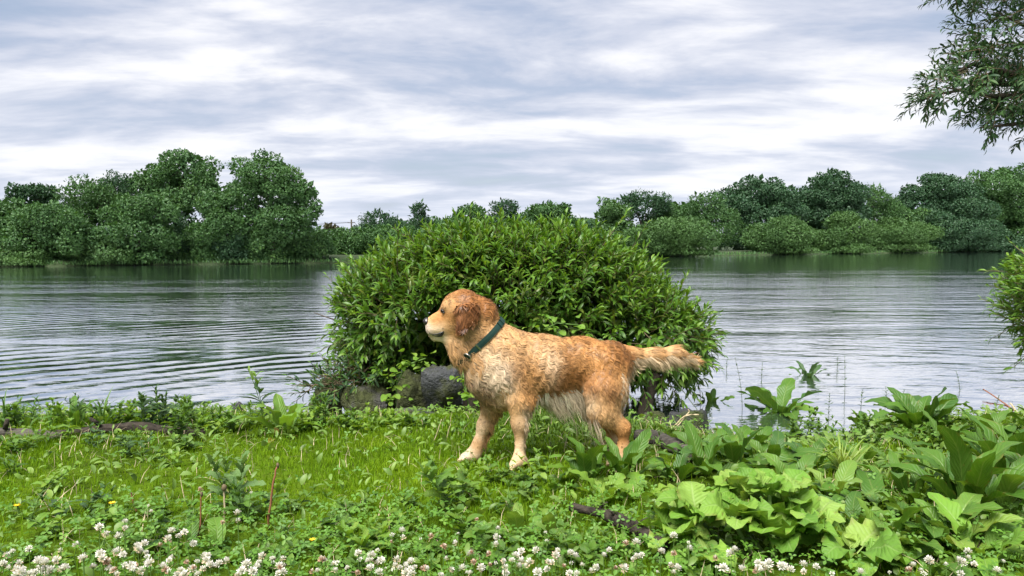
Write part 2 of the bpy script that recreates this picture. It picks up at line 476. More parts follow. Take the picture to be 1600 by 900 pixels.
def crown(lobes, leaf, dens, kind, r, sub=14, subr=0.42):
    """lobes: (x,y,z,rx,ry,rz); dens in leaves per square leaf"""
    subs = []
    for (x, y, z, rx, ry, rz) in lobes:
        k = sub
        d = unit(r.normal(size=(k, 3))); d[:, 2] = np.abs(d[:, 2]) * 0.9 - 0.5 * r.random(k); d = unit(d)
        s = subr * r.uniform(0.7, 1.25, k)
        for j in range(k):
            f = r.uniform(0.72, 0.98)
            subs.append((x + d[j, 0] * rx * f, y + d[j, 1] * ry * f, z + d[j, 2] * rz * f, rx * s[j], ry * s[j], rz * s[j]))
        subs.append((x, y, z, rx * 0.74, ry * 0.74, rz * 0.74))
    S = np.array(subs)
    area = (S[:, 3] * S[:, 5])
    n = int(dens * 12.6 * area.sum() / (leaf * leaf) * 1.35)
    pick = r.choice(len(S), n, p=area / area.sum())
    subo = r.normal(0, 0.14, len(S))
    d = unit(r.normal(size=(n, 3)))
    rad = np.clip(r.normal(0.93, 0.12, n), 0.4, 1.28)
    if kind == 'feather': rad *= r.uniform(0.8, 1.35, n)
    P = S[pick, :3] + d * S[pick, 3:] * rad[:, None]
    inside = np.zeros(n, bool)                                  # leaves buried deep in another clump are dropped
    for q in S:
        e = (((P - q[:3]) / q[3:]) ** 2).sum(1)
        inside |= e < 0.34
    low = P[:, 2] < 0.15
    keep = ~(inside & (r.random(n) < 0.85)) & ~low & ~((d[:, 1] > 0.35) & (r.random(n) < 0.75))     # the far side needs few leaves
    P, d = P[keep], d[keep]; n = len(P)
    dirv = unit(d * 0.3 + r.normal(size=(n, 3)) * 0.6 + np.array([0, 0, 0.25 if kind != 'willow' else -0.35]))
    up = unit(d + r.normal(size=(n, 3)) * 0.30 + np.array([0, 0, 0.25]))
    R = frames(dirv, up)
    sc = leaf * r.uniform(0.65, 1.45, n) * np.where(d[:, 1] > 0.25, 2.1, 1.0) * np.where((pick % (sub + 1) == sub)[keep], 1.35, 1.0)
    clump = snoise(P, 0.8 / max(leaf * 6, 0.3), 4, 2) * 0.16
    return scatter(LEAF4, LEAF4F, P, R, sc, np.clip(0.5 + clump + subo[pick][keep] + r.normal(0, 0.14, n), 0, 0.999), sx=np.full(n, 0.75 if kind not in ('willow', 'feather') else 0.45))


def shore_D(px):
    return CAMZ * F / (float(np.interp(px, [a for a, c in FS_PX], [c for a, c in FS_PX])) - HZ)


def far_tree(name, label, cat, lobes_px, D, fol='mid', kind='round', leaf=0.16, dens=1.25, group=None, seed=0, sub=14, subr=0.42, trunk=True):
    r = np.random.default_rng(100 + seed)
    cxm = float(np.mean([q[0] for q in lobes_px]))
    if cat == 'bush' and D < 115 and 'russet' not in name:
        D = shore_D(cxm) + 1.0 + (seed % 3) * 0.4                # bushes stand right on the waterline
        wx_ = max(lobes_px, key=lambda q: q[2])
        lobes_px = list(lobes_px) + [(wx_[0], HZ + CAMZ * F / D - 7, wx_[2] * .9, 9)]
    elif kind == 'round':
        wx_ = max(lobes_px, key=lambda q: q[1])
        lobes_px = list(lobes_px) + [(wx_[0], HZ + CAMZ * F / D - 11, wx_[2] * .95, 15)]
    lobes = []
    for (cx, cy, rx, ry) in lobes_px:
        c = at(cx, cy, D + r.uniform(-0.2, 0.2) * rx * D / F)
        k = D / F
        lobes.append((c[0], c[1], c[2], rx * k, max(rx, ry) * k * 0.9, ry * k))
    L = np.array(lobes)
    bx = float(np.average(L[:, 0], weights=L[:, 3])); zb = 0.42
    root = empty(name, (bx, D, zb), label, cat, group)
    V, Q, rn = crown(lobes, leaf, dens, kind, r, sub, subr)
    link('crown', mesh_np('crown', V - np.array([bx, D, zb]), Q, FM[fol], rnd=rn, smooth=False), root)
    mb = MB()
    top = L[np.argmax(L[:, 2])]
    h = top[2] + top[5] * 0.3
    rt = max(0.05, 0.022 * h)
    fork = min(0.35 * h, 2.2)
    if trunk:
        pts = np.array([(0, 0, -0.15), (0.04 * h * r.normal() * 0.3, 0, fork * 0.5), (0.0, 0, fork), ((top[0] - bx) * 0.5, 0, 0.5 * (fork + h)), (top[0] - bx, top[1] - D, h - zb)])
        mb.add(*tube(pts, np.array([1.3, 1.0, 0.9, 0.5, 0.15]) * rt, 7))
    for q in lobes:
        pts = np.array([(0.02, 0, fork * 0.25 if not trunk else fork * 0.8), ((q[0] - bx) * 0.45, (q[1] - D) * 0.4, 0.5 * (fork + q[2] - zb)), (q[0] - bx, q[1] - D, q[2] - zb + q[5] * 0.4)])
        mb.add(*tube(pts, np.array([0.7, 0.45, 0.12]) * rt, 6))
        for _ in range(5):
            e = unit(r.normal(size=3)) * np.array(q[3:]) * 0.85
            mid = np.array(q[:3]) - np.array([bx, D, zb])
            mb.add(*tube(np.array([mid, mid + e * 0.5 + (0, 0, 0.1 * q[5]), mid + e]), np.array([0.28, 0.18, 0.06]) * rt, 5))
    link('trunk', mb.mesh('trunk', M['far_bark']), root)
    return root


TREES = [
    # name, label, category, lobes (px), D, foliage, kind, leaf, density
    ('leafy_tree', 'pale loose tree with grey green leaves at the open end of the left wood', 'tree', [(-12, 345, 48, 42), (-50, 370, 50, 45), (0, 385, 50, 30)], 42, 'mid', 'round', .15, 1.2),
    ('leafy_tree', 'off-frame end tree of the near wood, broad dark crown', 'tree', [(-140, 330, 75, 60), (-110, 375, 70, 40)], 43, 'mid', 'round', .18, 1.0),
    ('dark_tree', 'dark round-headed tree peeping up behind the pale willow of the wood', 'tree', [(50, 312, 30, 27), (40, 345, 35, 30)], 47, 'dark', 'round', .15, 1.3),
    ('willow_tree', 'light green billowing willow in front of the dark round-headed tree', 'tree', [(80, 345, 42, 30), (60, 380, 45, 32), (110, 372, 36, 38)], 41.5, 'mid', 'round', .14, 1.35),
    ('leafy_tree', 'bushy tree with feathery top between round-headed tree and tallest left tree', 'tree', [(130, 310, 38, 28), (120, 345, 42, 34), (160, 320, 26, 30)], 46, 'mid', 'feather', .15, 1.3),
    ('leafy_tree', 'narrow tree with upright feathery tip beside the domed tall tree', 'tree', [(180, 300, 26, 24), (178, 335, 32, 34), (212, 300, 18, 22)], 47, 'dark', 'feather', .15, 1.3),
    ('domed_tree', 'tall tree with domed crown and sky showing through its branches', 'tree', [(290, 268, 40, 29), (245, 285, 32, 26), (265, 315, 46, 32), (315, 302, 24, 30)], 47, 'mid', 'round', .145, 1.25),
    ('willow_tree', 'light green lumpy willow below the domed tall tree', 'tree', [(205, 335, 36, 26), (245, 335, 30, 30), (215, 372, 50, 30)], 43, 'mid', 'round', .14, 1.4),
    ('leafy_tree', 'pale narrow tree between the two tallest trees of the wood', 'tree', [(335, 325, 26, 28), (345, 360, 32, 34), (318, 375, 26, 26)], 45, 'mid', 'round', .14, 1.35),
    ('domed_tree', 'tallest tree at the edge of the left wood, stacked rounded boughs, gap at trunk', 'tree', [(413, 272, 42, 29), (388, 308, 32, 26), (440, 305, 34, 24), (475, 300, 20, 18), (478, 335, 21, 24), (390, 345, 34, 24), (428, 340, 36, 22), (455, 362, 30, 16), (410, 372, 40, 22)], 46.5, 'mid', 'round', .135, 1.3),
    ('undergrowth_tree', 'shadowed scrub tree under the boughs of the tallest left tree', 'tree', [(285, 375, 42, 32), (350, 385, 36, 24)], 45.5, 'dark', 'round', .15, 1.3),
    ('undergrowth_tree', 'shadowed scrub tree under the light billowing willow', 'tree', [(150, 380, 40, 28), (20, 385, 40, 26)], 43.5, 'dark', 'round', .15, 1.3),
    ('shore_bush', 'rounded light bush at the water below the dark scrub, wide and low', 'bush', [(165, 392, 40, 22)], 42.2, 'light', 'round', .12, 1.5),
    ('shore_bush', 'small bright bush hanging over the water beside the wide low bush', 'bush', [(112, 402, 20, 13)], 40.8, 'light', 'round', .11, 1.5),
    ('shore_bush', 'small pale bush at the water under the lumpy willow', 'bush', [(264, 400, 24, 15)], 44, 'light', 'round', .11, 1.5),
    ('shore_bush', 'low dull bush at the water under the pale narrow tree', 'bush', [(325, 402, 22, 12)], 45, 'mid', 'round', .12, 1.5),
    ('shore_bush', 'rounded lighter bush under the stacked boughs of the tallest tree', 'bush', [(396, 383, 32, 26)], 46, 'mid', 'round', .125, 1.5),
    ('shore_bush', 'dark spreading bush at the water between tallest tree and ivy hedge', 'bush', [(455, 390, 36, 22), (490, 388, 26, 22)], 47, 'mid', 'round', .13, 1.5),
    ('shore_bush', 'lowest grey green bush at the outer end of the left wood', 'bush', [(20, 403, 42, 13), (-40, 405, 42, 14)], 41, 'olive', 'round', .12, 1.4),
    ('russet_bush', 'small russet bush standing above the ivy hedge by the pole', 'bush', [(518, 357, 10, 6)], 66, 'red', 'round', .16, 1.5),
    ('far_tree', 'bushy spreading far tree next to the utility pole', 'tree', [(592, 348, 26, 16), (610, 358, 26, 16)], 98, 'dark', 'feather', .26, 1.4),
    ('pointed_tree', 'narrow pointed dark tree rising behind the willow bush', 'tree', [(655, 330, 11, 13), (655, 350, 18, 16)], 104, 'dark', 'feather', .24, 1.4),
    ('far_tree', 'small round far tree between the pointed tree and the layered tree', 'tree', [(735, 338, 23, 15), (715, 355, 30, 18)], 108, 'mid', 'round', .26, 1.4),
    ('layered_tree', 'dark far tree with layered flat boughs behind the willow bush', 'tree', [(790, 327, 20, 13), (788, 347, 26, 18)], 104, 'dark', 'feather', .26, 1.4),
    ('far_tree', 'squat round far tree with spiky tip behind the willow bush', 'tree', [(858, 334, 27, 18), (880, 332, 9, 14), (860, 360, 38, 22)], 100, 'mid', 'round', .26, 1.4),
    ('scrub_tree', 'low dark scrub between pole and pointed tree', 'tree', [(625, 362, 34, 17), (575, 368, 26, 14)], 110, 'dark', 'round', .26, 1.4),
    ('scrub_tree', 'low scrub between the pointed tree and the small round tree', 'tree', [(690, 360, 34, 19)], 112, 'mid', 'round', .26, 1.4),
    ('scrub_tree', 'low scrub at the foot of the layered tree', 'tree', [(762, 358, 34, 20), (825, 356, 30, 20)], 112, 'mid', 'round', .26, 1.4),
    ('scrub_tree', 'rounded scrub beside the squat spiky-tipped tree', 'tree', [(915, 357, 32, 16), (895, 352, 16, 12)], 104, 'mid', 'round', .26, 1.4),
    ('leafy_tree', 'mid green tree filling the gap behind the wide willow bush', 'tree', [(1060, 342, 40, 24), (1040, 355, 34, 28)], 102, 'mid', 'round', .26, 1.4),
    ('leafy_tree', 'mid green tree between the lumpy and the darkest tall tree', 'tree', [(1245, 325, 26, 24), (1250, 350, 40, 34)], 112, 'mid', 'round', .27, 1.4),
    ('leafy_tree', 'mid green tree behind the paler rounded willow bush', 'tree', [(1415, 345, 36, 20)], 120, 'mid', 'round', .27, 1.4),
    ('scrub_tree', 'low scrubby tree filling the gap before the right-hand wood', 'tree', [(905, 368, 34, 20)], 92, 'dark', 'round', .26, 1.4),
    ('leafy_tree', 'light green upright tree at the start of the right-hand wood', 'tree', [(958, 335, 24, 22), (958, 368, 30, 30)], 90, 'light', 'round', .24, 1.35),
    ('dark_tree', 'dark flat-topped tree with spiky tips behind the light upright tree', 'tree', [(1008, 325, 34, 23), (985, 315, 12, 12), (1028, 322, 16, 14)], 99, 'dark', 'feather', .27, 1.3),
    ('willow_bush', 'wide rounded willow bush by the water, first of the right bank', 'bush', [(1058, 368, 52, 33), (1000, 378, 40, 24), (960, 388, 36, 18)], 84, 'olive', 'round', .20, 1.5),
    ('leafy_tree', 'airy feathery tree leaning towards the flat-topped dark tree', 'tree', [(1108, 325, 30, 22), (1120, 355, 40, 35)], 96, 'mid', 'feather', .26, 1.4),
    ('leafy_tree', 'big broad tree with lumpy crown over the dull shore bushes', 'tree', [(1185, 305, 38, 27), (1155, 325, 34, 28), (1220, 325, 34, 28), (1185, 350, 50, 32)], 101, 'dark', 'round', .27, 1.35),
    ('dark_tree', 'darkest tall tree with peaked crown in the right-hand wood', 'tree', [(1300, 293, 30, 24), (1275, 312, 28, 24), (1325, 312, 28, 24), (1298, 340, 48, 34)], 108, 'dark', 'round', .28, 1.35),
    ('leafy_tree', 'airy lighter tree with thin upright twigs beside the darkest tree', 'tree', [(1360, 315, 26, 24), (1372, 345, 30, 34), (1390, 330, 16, 22)], 112, 'mid', 'feather', .28, 1.25),
    ('pointed_tree', 'tiny pointed far conifer seen in the gap of the right wood', 'tree', [(1405, 312, 6, 7), (1405, 325, 10, 10)], 150, 'dark', 'feather', .3, 1.4),
    ('dark_tree', 'spreading dark blue green tree with layered boughs at the water', 'tree', [(1478, 298, 44, 28), (1440, 325, 38, 30), (1505, 325, 40, 34), (1475, 355, 60, 34)], 122, 'dark', 'round', .30, 1.35),
    ('leafy_tree', 'large bright green tree with cloudy crown beyond the spreading dark one', 'tree', [(1565, 292, 46, 32), (1600, 320, 50, 40), (1550, 330, 36, 34), (1600, 360, 60, 30)], 130, 'mid', 'round', .30, 1.35),
    ('leafy_tree', 'off-frame tree that carries on the right-hand wood', 'tree', [(1700, 310, 60, 45), (1680, 355, 70, 35)], 136, 'dark', 'round', .34, 1.2),
    ('scrub_tree', 'shaded scrub closing the foot of the spreading dark tree', 'tree', [(1540, 375, 60, 18), (1470, 375, 40, 18)], 128, 'dark', 'round', .30, 1.3),
    ('willow_bush', 'dull green willow bush by the water below the big broad tree', 'bush', [(1230, 370, 50, 27), (1195, 380, 34, 18)], 90, 'olive', 'round', .21, 1.5),
    ('willow_bush', 'round dull willow bush by the water below the darkest tree', 'bush', [(1325, 364, 36, 31), (1290, 378, 26, 18)], 98, 'olive', 'round', .22, 1.5),
    ('willow_bush', 'paler rounded willow bush by the water next to the spreading dark tree', 'bush', [(1410, 368, 48, 26), (1380, 380, 34, 15)], 104, 'olive', 'round', .22, 1.5),
]
for i, T in enumerate(TREES):
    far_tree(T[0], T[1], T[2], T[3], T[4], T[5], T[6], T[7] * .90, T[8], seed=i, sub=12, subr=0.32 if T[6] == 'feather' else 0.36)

# the ivy-grown hedge right of the left wood, one mass of leaves on its bank
r = np.random.default_rng(77)
lob = []
for q in range(22):
    px = 478 + q * 14
    c = at(px, 387 + r.uniform(-2, 2), 55)
    lob.append((c[0], 55 + r.uniform(-0.5, 0.5), c[2], 0.95, 1.0, 1.28 * r.uniform(0.92, 1.06)))
V, Q, rn = crown(lob, 0.13, 1.5, 'round', r, 10, 0.4)
hb = empty('ivy_hedge', (lob[10][0], 55, 0.4), 'long even ivy-grown hedge along the far water', 'hedge')
link('foliage', mesh_np('foliage', V - np.array([lob[10][0], 55, 0.4]), Q, FM['mid'], rnd=rn, smooth=False), hb)
mb = MB()
for q in lob:
    mb.add(*tube(np.array([(q[0] - lob[10][0], 0, -0.3), (q[0] - lob[10][0] + 0.1, 0, 0.5), (q[0] - lob[10][0], 0, 1.2)]), [0.06, 0.05, 0.02], 5))
link('stems', mb.mesh('stems', M['far_bark']), hb)

# reeds and rough grass that fringe the far waterline: nobody could count them
r = np.random.default_rng(78)
n = 9000
u = r.random(n) ** 1.0
px = r.uniform(-300, 1750, n)
base = np.array([np.interp(px, [a for a, c in FS_PX], [c for a, c in FS_PX])]).ravel()
P = np.array([on_level(a, c, 0.0) for a, c in zip(px, base)])
P[:, 1] += r.uniform(-0.3, 1.6, n); P[:, 2] = 0.0 + 0.1 * r.random(n)
d = unit(np.stack([r.normal(0, .3, n), r.normal(0, .3, n), np.ones(n)], -1))
R = frames(d, unit(r.normal(size=(n, 3))))
dist = P[:, 1] / 45
V, Q, rn = scatter(LEAF4, LEAF4F, P, R, r.uniform(.15, .36, n) * np.sqrt(dist), sx=np.full(n, .22))
tag(link('shore_reeds', mesh_np('shore_reeds', V, Q, FM['mid'], rnd=rn, smooth=False)), 'rough grass and reeds fringing the far waterline', 'reeds', kind='stuff')

# distant woodland beyond the far trees, reads as one mass
r = np.random.default_rng(79)
lob = []
for q in range(60):
    x = -330 + q * 11.5
    lob.append((x, 330 + r.uniform(-10, 10), 1.0 + r.uniform(0, 1.2), 8, 6, 3.2 * r.uniform(.6, 1.2)))
V, Q, rn = crown(lob, 1.1, 1.1, 'round', r, 8, 0.45)
tag(link('distant_wood', mesh_np('distant_wood', V, Q, FM['dark'], rnd=rn, smooth=False)), 'low dark wood far beyond the lake', 'wood', kind='stuff')

# utility pole with its wires
c = at(549, 343, 70)
po = empty('utility_pole', (c[0], 70, 0.5), 'thin dark utility pole standing above the ivy hedge', 'pole')
mb = MB(); mb.add(*tube(np.array([(0, 0, -0.2), (0, 0, c[2] - 0.5)]), [0.09, 0.07], 8)); link('post', mb.mesh('post', M['far_bark']), po)
mb = MB(); mb.add(*tube(np.array([(-0.35, 0, c[2] - 0.8), (0.35, 0, c[2] - 0.8)]), 0.035, 6)); link('crossarm', mb.mesh('crossarm', M['far_bark']), po)
for s in (-0.3, 0.3):
    mb = MB()
    pts = [(s + d * 45 * k, d * 6, c[2] - 0.76 - 0.9 * math.sin(math.pi * d) + 0.35 * d) for k in (-1,) for d in np.linspace(0, 1, 14)]
    mb.add(*tube(np.array(pts), 0.012, 4)); link('wire', mb.mesh('wire', M['far_bark']), po)

# pale stones along the far waterline
mS = plain_mat('pale_stone', (0.20, 0.20, 0.19), (0.42, 0.41, 0.38), 2, 0.9, 0.4)
# ---------------------------------------------------------------- stones and logs on the near bank
def rock_mat(name, stone1, stone2, moss, amount):
    m, t = new_mat(name)
    p = t.n('ShaderNodeNewGeometry')
    n1, n2 = t.noise(p.outputs['Position'], 9, 7, 0.65), t.noise(p.outputs['Position'], 40, 6, 0.65)
    c = t.ramp(n1, [(0.3, stone1), (0.7, stone2)])
    c = t.mix(t.ramp(n2, [(0.56, 0.0), (0.75, 0.5)]), c, (0.16, 0.16, 0.15))
    mf = t.ramp(t.noise(p.outputs['Position'], 6.5, 5, 0.6), [(0.60 - amount * 0.35, 0.0), (0.70 - amount * 0.30, 1.0)])
    mc = t.ramp(n2, [(0.3, moss), (0.7, tuple(k * 1.9 for k in moss))])
    c = t.mix(mf, c, mc)
    vo = t.n('ShaderNodeTexVoronoi', {'Vector': t.mapping(p.outputs['Position'], (1, 1, 1.6), (.4, .2, 0)), 'Scale': 11.0}, feature='DISTANCE_TO_EDGE').outputs[0]
    crack = t.ramp(vo, [(0.0, 0.0), (0.06, 1.0)])
    h = t.math('ADD', t.math('ADD', t.math('MULTIPLY', n1, 1.6), t.math('MULTIPLY', crack, 0.10)), t.math('MULTIPLY', n2, 0.5))
    b = t.n('ShaderNodeBump', {'Strength': 1.0, 'Distance': 0.06, 'Height': h})
    t.n('ShaderNodeOutputMaterial', {'Surface': t.n('ShaderNodeBsdfPrincipled', {'Base Color': c, 'Roughness': 0.75, 'Specular IOR Level': 0.4, 'Normal': b.outputs[0]}).outputs[0]})
    return m


RM = {'moss': rock_mat('mossy_stone', (0.030, 0.030, 0.026), (0.085, 0.082, 0.072), (0.035, 0.042, 0.010), 0.75),
      'grey': rock_mat('grey_stone', (0.026, 0.028, 0.030), (0.095, 0.10, 0.104), (0.040, 0.046, 0.012), 0.45),
      'dark': rock_mat('dark_wet_stone', (0.020, 0.021, 0.023), (0.060, 0.062, 0.066), (0.034, 0.048, 0.010), 0.30)}


def rock(label, box, D, mat, seed, depth=0.8, flat=0.0, name='rock', cuts=13):
    x0, x1, y0, y1 = box
    r = np.random.default_rng(seed)
    c = at((x0 + x1) / 2, (y0 + y1) / 2, D)
    hx, hz = (x1 - x0) / 2 * D / F, (y1 - y0) / 2 * D / F
    n, k = 34, 56
    th = np.linspace(0, math.pi, n); ph = np.arange(k) * 2 * math.pi / k
    T, P = np.meshgrid(th, ph, indexing='ij')
    d = np.stack([np.sin(T) * np.cos(P), np.sin(T) * np.sin(P), np.cos(T)], -1).reshape(-1, 3)
    rad = np.ones(len(d))
    for _ in range(cuts):                                       # chisel facets
        q = unit(r.normal(size=3)); dist = r.uniform(0.52, 0.88)
        dp = d @ q
        rad = np.where(dp > 1e-3, np.minimum(rad, dist / np.maximum(dp, 1e-3)), rad)
    if flat:
        rad = np.where(d[:, 2] > 1e-3, np.minimum(rad, flat / np.maximum(d[:, 2], 1e-3)), rad)
    rad = rad * (1 + 0.09 * snoise(d + seed, 2.2, seed % 4, 3) + 0.06 * snoise(d + seed, 6, 2, 3) + 0.02 * snoise(d + seed, 15, 3, 2))
    V = d * rad[:, None]
    lo, hi = V.min(0), V.max(0)
    V = (V - (lo + hi) / 2) / ((hi - lo) / 2) * np.array([hx, hx * depth, hz * 1.12]) - np.array([0, 0, hz * 0.10])
    Q = []
    for i in range(n - 1):
        for j in range(k):
            a, b2 = i * k + j, i * k + (j + 1) % k
            Q.append((a, a + k, b2 + k, b2))
    o = link(name, mesh_np('rock', V, np.array(Q), RM[mat]))
    o.location = tuple(c)
    return tag(o, label, 'rock')


rock('mossy brown boulder split from the grey boulder beside the dog', (618, 676, 577, 652), 4.86, 'moss', 3)
rock('grey rounded boulder between mossy boulder and the dog chest', (658, 724, 570, 654), 4.80, 'grey', 8)
rock('flat-topped mossy stone beside the bush at the waterline', (530, 608, 602, 662), 4.88, 'moss', 14, flat=0.55)
rock('dark mossy stone half under trailing willow leaves', (482, 545, 586, 652), 5.1, 'moss', 21)
rock('small pointed black stone at the waterline by the tall shoot', (356, 386, 627, 660), 4.95, 'dark', 27)
rock('small dark stone beside the pale dock plant', (392, 422, 640, 682), 4.6, 'dark', 31)
rock('black wedge-shaped stone with a straw on it behind the dog', (1028, 1115, 636, 694), 4.5, 'dark', 37, flat=0.75)
rock('low mossy stone between dog hind leg and black wedge stone', (985, 1045, 640, 690), 4.62, 'moss', 45)
rock('low mossy stone in shade under the dog belly', (830, 900, 622, 668), 4.75, 'moss', 52)
rock('flat purplish slab sunk in grass below the boulders', (608, 684, 642, 668), 4.35, 'grey', 58, flat=0.35)
rock('small grey stone sunk in the grass near the dog far paw', (688, 724, 672, 690), 3.92, 'grey', 63, flat=0.4)
for i, (a, b2) in enumerate([(1466, 389), (1484, 388), (1503, 389.5), (1520, 388), (1541, 389), (1560, 388), (1579, 388)]):
    o = rock('pale stone on the far waterline below the spreading dark tree', (a - 6, a + 6, b2 - 3.5, b2 + 4.5), 124 + i * 1.5, 'grey', 70 + i, name='shore_stone')
    o.data.materials[0] = mS
    o['group'] = 'pale stones on the far waterline'


def log(name, label, pts, rad, mat, sides=14, seed=0, cat='log'):
    r = np.random.default_rng(seed)
    pts = np.asarray(pts, float)
    s = np.linspace(0, 1, 26); s0 = np.linspace(0, 1, len(pts))
    P = np.stack([np.interp(s, s0, pts[:, i]) for i in range(3)], -1)
    R_ = np.interp(s, np.linspace(0, 1, len(rad)), rad)
    V, Q, T = tube(P - P[0], R_, sides)
    nz = snoise(V, 14, seed % 4, 3)[:, None]
    V = V + unit(V - np.repeat(np.concatenate([P - P[0]]), 1, 0)[np.minimum(np.arange(len(V)) // sides, 25)]) * nz * R_.mean() * 0.22
    root = empty(name, P[0], label, cat)
    mb = MB(); mb.add(V, Q, T); link('trunk', mb.mesh('trunk', mat), root)
    return root, P - P[0], R_


mlog = plain_mat('rotten_wood', (0.012, 0.010, 0.008), (0.062, 0.050, 0.038), 26, 0.9, 0.9, 0.02, 0.2, (1, 2, 2))
mtim = plain_mat('weathered_wood', (0.030, 0.026, 0.022), (0.12, 0.108, 0.09), 20, 0.9, 0.8, 0.02, 0.2, (0.5, 3, 3))


def gp(px, py, dz=0.0):
    p = on_ground(px, py); p[2] += dz
    return p


rt, P, R_ = log('fallen_branch', 'rotten black branch lying in the clover by the burdock', [gp(892, 812, .045), gp(940, 824, .048), gp(985, 842, .045), gp(1038, 872, .036)], [.015, .020, .023, .021], mlog, seed=1, cat='branch')
for q, sgn in ((7, 1), (13, -1), (18, 1)):
    mb = MB(); mb.add(*tube(np.array([P[q], P[q] + (0.02 * sgn, -0.01, 0.03), P[q] + (0.035 * sgn, -0.015, 0.04)]), [.006, .004, .003], 6)); link('twig', mb.mesh('twig', mlog), rt)
rt, P, R_ = log('plank', 'grey weathered plank end on the ground behind the dog', [gp(996, 688, .02), gp(1035, 697, .03), gp(1090, 722, .02)], [.035, .04, .035], mtim, seed=2, cat='plank')
rt, P, R_ = log('timber_edging', 'weathered timber edging along the bank, at the open left stretch', [gp(-160, 684, .0), gp(20, 682, .015), gp(100, 684, .0)], [.028, .034, .028], mtim, seed=3, cat='timber')
mb = MB(); mb.add(*tube(np.array([P[12] + (0, -.02, .03), P[12] + (0.02, -.03, .08)]), [.012, .01], 7)); link('stub', mb.mesh('stub', mlog), rt)
rt, P, R_ = log('timber_edging', 'dark rotten timber edging below the leafy willowherbs', [gp(88, 680, .0), gp(200, 676, .03), gp(320, 682, .01)], [.022, .028, .024], mlog, seed=4, cat='timber')
mb = MB(); mb.add(*tube(np.array([P[8] + (0, -.02, .03), P[8] + (-0.03, -.05, .07)]), [.012, .008], 7)); link('stub', mb.mesh('stub', mlog), rt)
# ---------------------------------------------------------------- leaves and plants
def leaf_arrays(w=0.2, shape='lance', nx=2, ny=8, fold=0.15, droop=0.8, wave=0.0, wn=3, jag=0.0, jn=8, pet=0.0, seed=0, twist=0.0, crumple=0.0):
    """one leaf, base at the origin, along +Y, upper face +Z, length 1"""
    r = np.random.default_rng(seed)
    vs = np.linspace(0, 1, ny + 1)
    if shape == 'lance': hw = vs ** 0.75 * (1 - vs) ** 0.85 * 2.9
    elif shape == 'dock': hw = (vs + 0.01) ** 0.42 * (1 - vs) ** 0.5 * 1.85
    elif shape == 'burdock': hw = (vs + 0.015) ** 0.30 * (1 - vs) ** 0.62 * 1.95
    elif shape == 'ovate': hw = (vs + 0.005) ** 0.5 * (1 - vs) ** 0.7 * 2.2
    elif shape == 'blade': hw = (1 - vs) ** 0.6 * np.minimum(1, vs * 6 + 0.5)
    elif shape == 'lobed': hw = (vs + 0.01) ** 0.4 * (1 - vs) ** 0.55 * 1.9 * (0.62 + 0.38 * np.abs(np.cos(vs * math.pi * 3.5)))
    hw = hw * w / 2
    if jag: hw = hw * (1 - jag * (np.arange(ny + 1) % 2) * np.sin(math.pi * np.clip(vs, .02, .98)))
    th = droop * (vs - 0.25)
    dl = 1.0 / ny
    y = np.concatenate([[0], np.cumsum(np.cos(th[:-1]) * dl)]); z = np.concatenate([[0], np.cumsum(-np.sin(th[:-1]) * dl)])
    us = np.linspace(-1, 1, 2 * nx + 1)
    U, Vv = np.meshgrid(us, vs)
    X = U * hw[:, None]
    ph = r.uniform(0, 6.28)
    Z = z[:, None] + fold * np.abs(X) + wave * w * U * U * np.sin(Vv * wn * 6.28 + ph + (U > 0) * 1.7) * np.sin(math.pi * np.clip(Vv, 0, 1)) + twist * X * Vv
    X = X + 0.05 * w * np.sin(Vv * 4 + ph)
    Y = np.broadcast_to(y[:, None], X.shape)
    if crumple: Z = Z + crumple * snoise(np.stack([X * 3, Y * 3, 0 * X + seed * 3.1], -1), 2.2, seed, 2) * np.sin(math.pi * np.clip(Vv, .05, 1))
    V = np.stack([X, Y, Z], -1).reshape(-1, 3); uv = np.stack([U, Vv], -1).reshape(-1, 2)
    k = 2 * nx + 1
    Q = np.array([(i * k + j, i * k + j + 1, (i + 1) * k + j + 1, (i + 1) * k + j) for i in range(ny) for j in range(2 * nx)])
    if pet > 0:                                                  # petiole: a thin three-sided stalk before the blade
        V[:, 1] += pet
        n0 = len(V); pr = 0.018
        base = np.array([(math.cos(a) * pr, 0, math.sin(a) * pr) for a in (0.5, 2.6, 4.7)])
        stalk = np.concatenate([base * 1.4, base + (0, pet + 0.04, 0)])
        V = np.concatenate([V, stalk]); uv = np.concatenate([uv, np.zeros((6, 2))])
        Q = np.concatenate([Q, np.array([(n0 + i, n0 + (i + 1) % 3, n0 + 3 + (i + 1) % 3, n0 + 3 + i) for i in range(3)])])
    return V, Q, uv


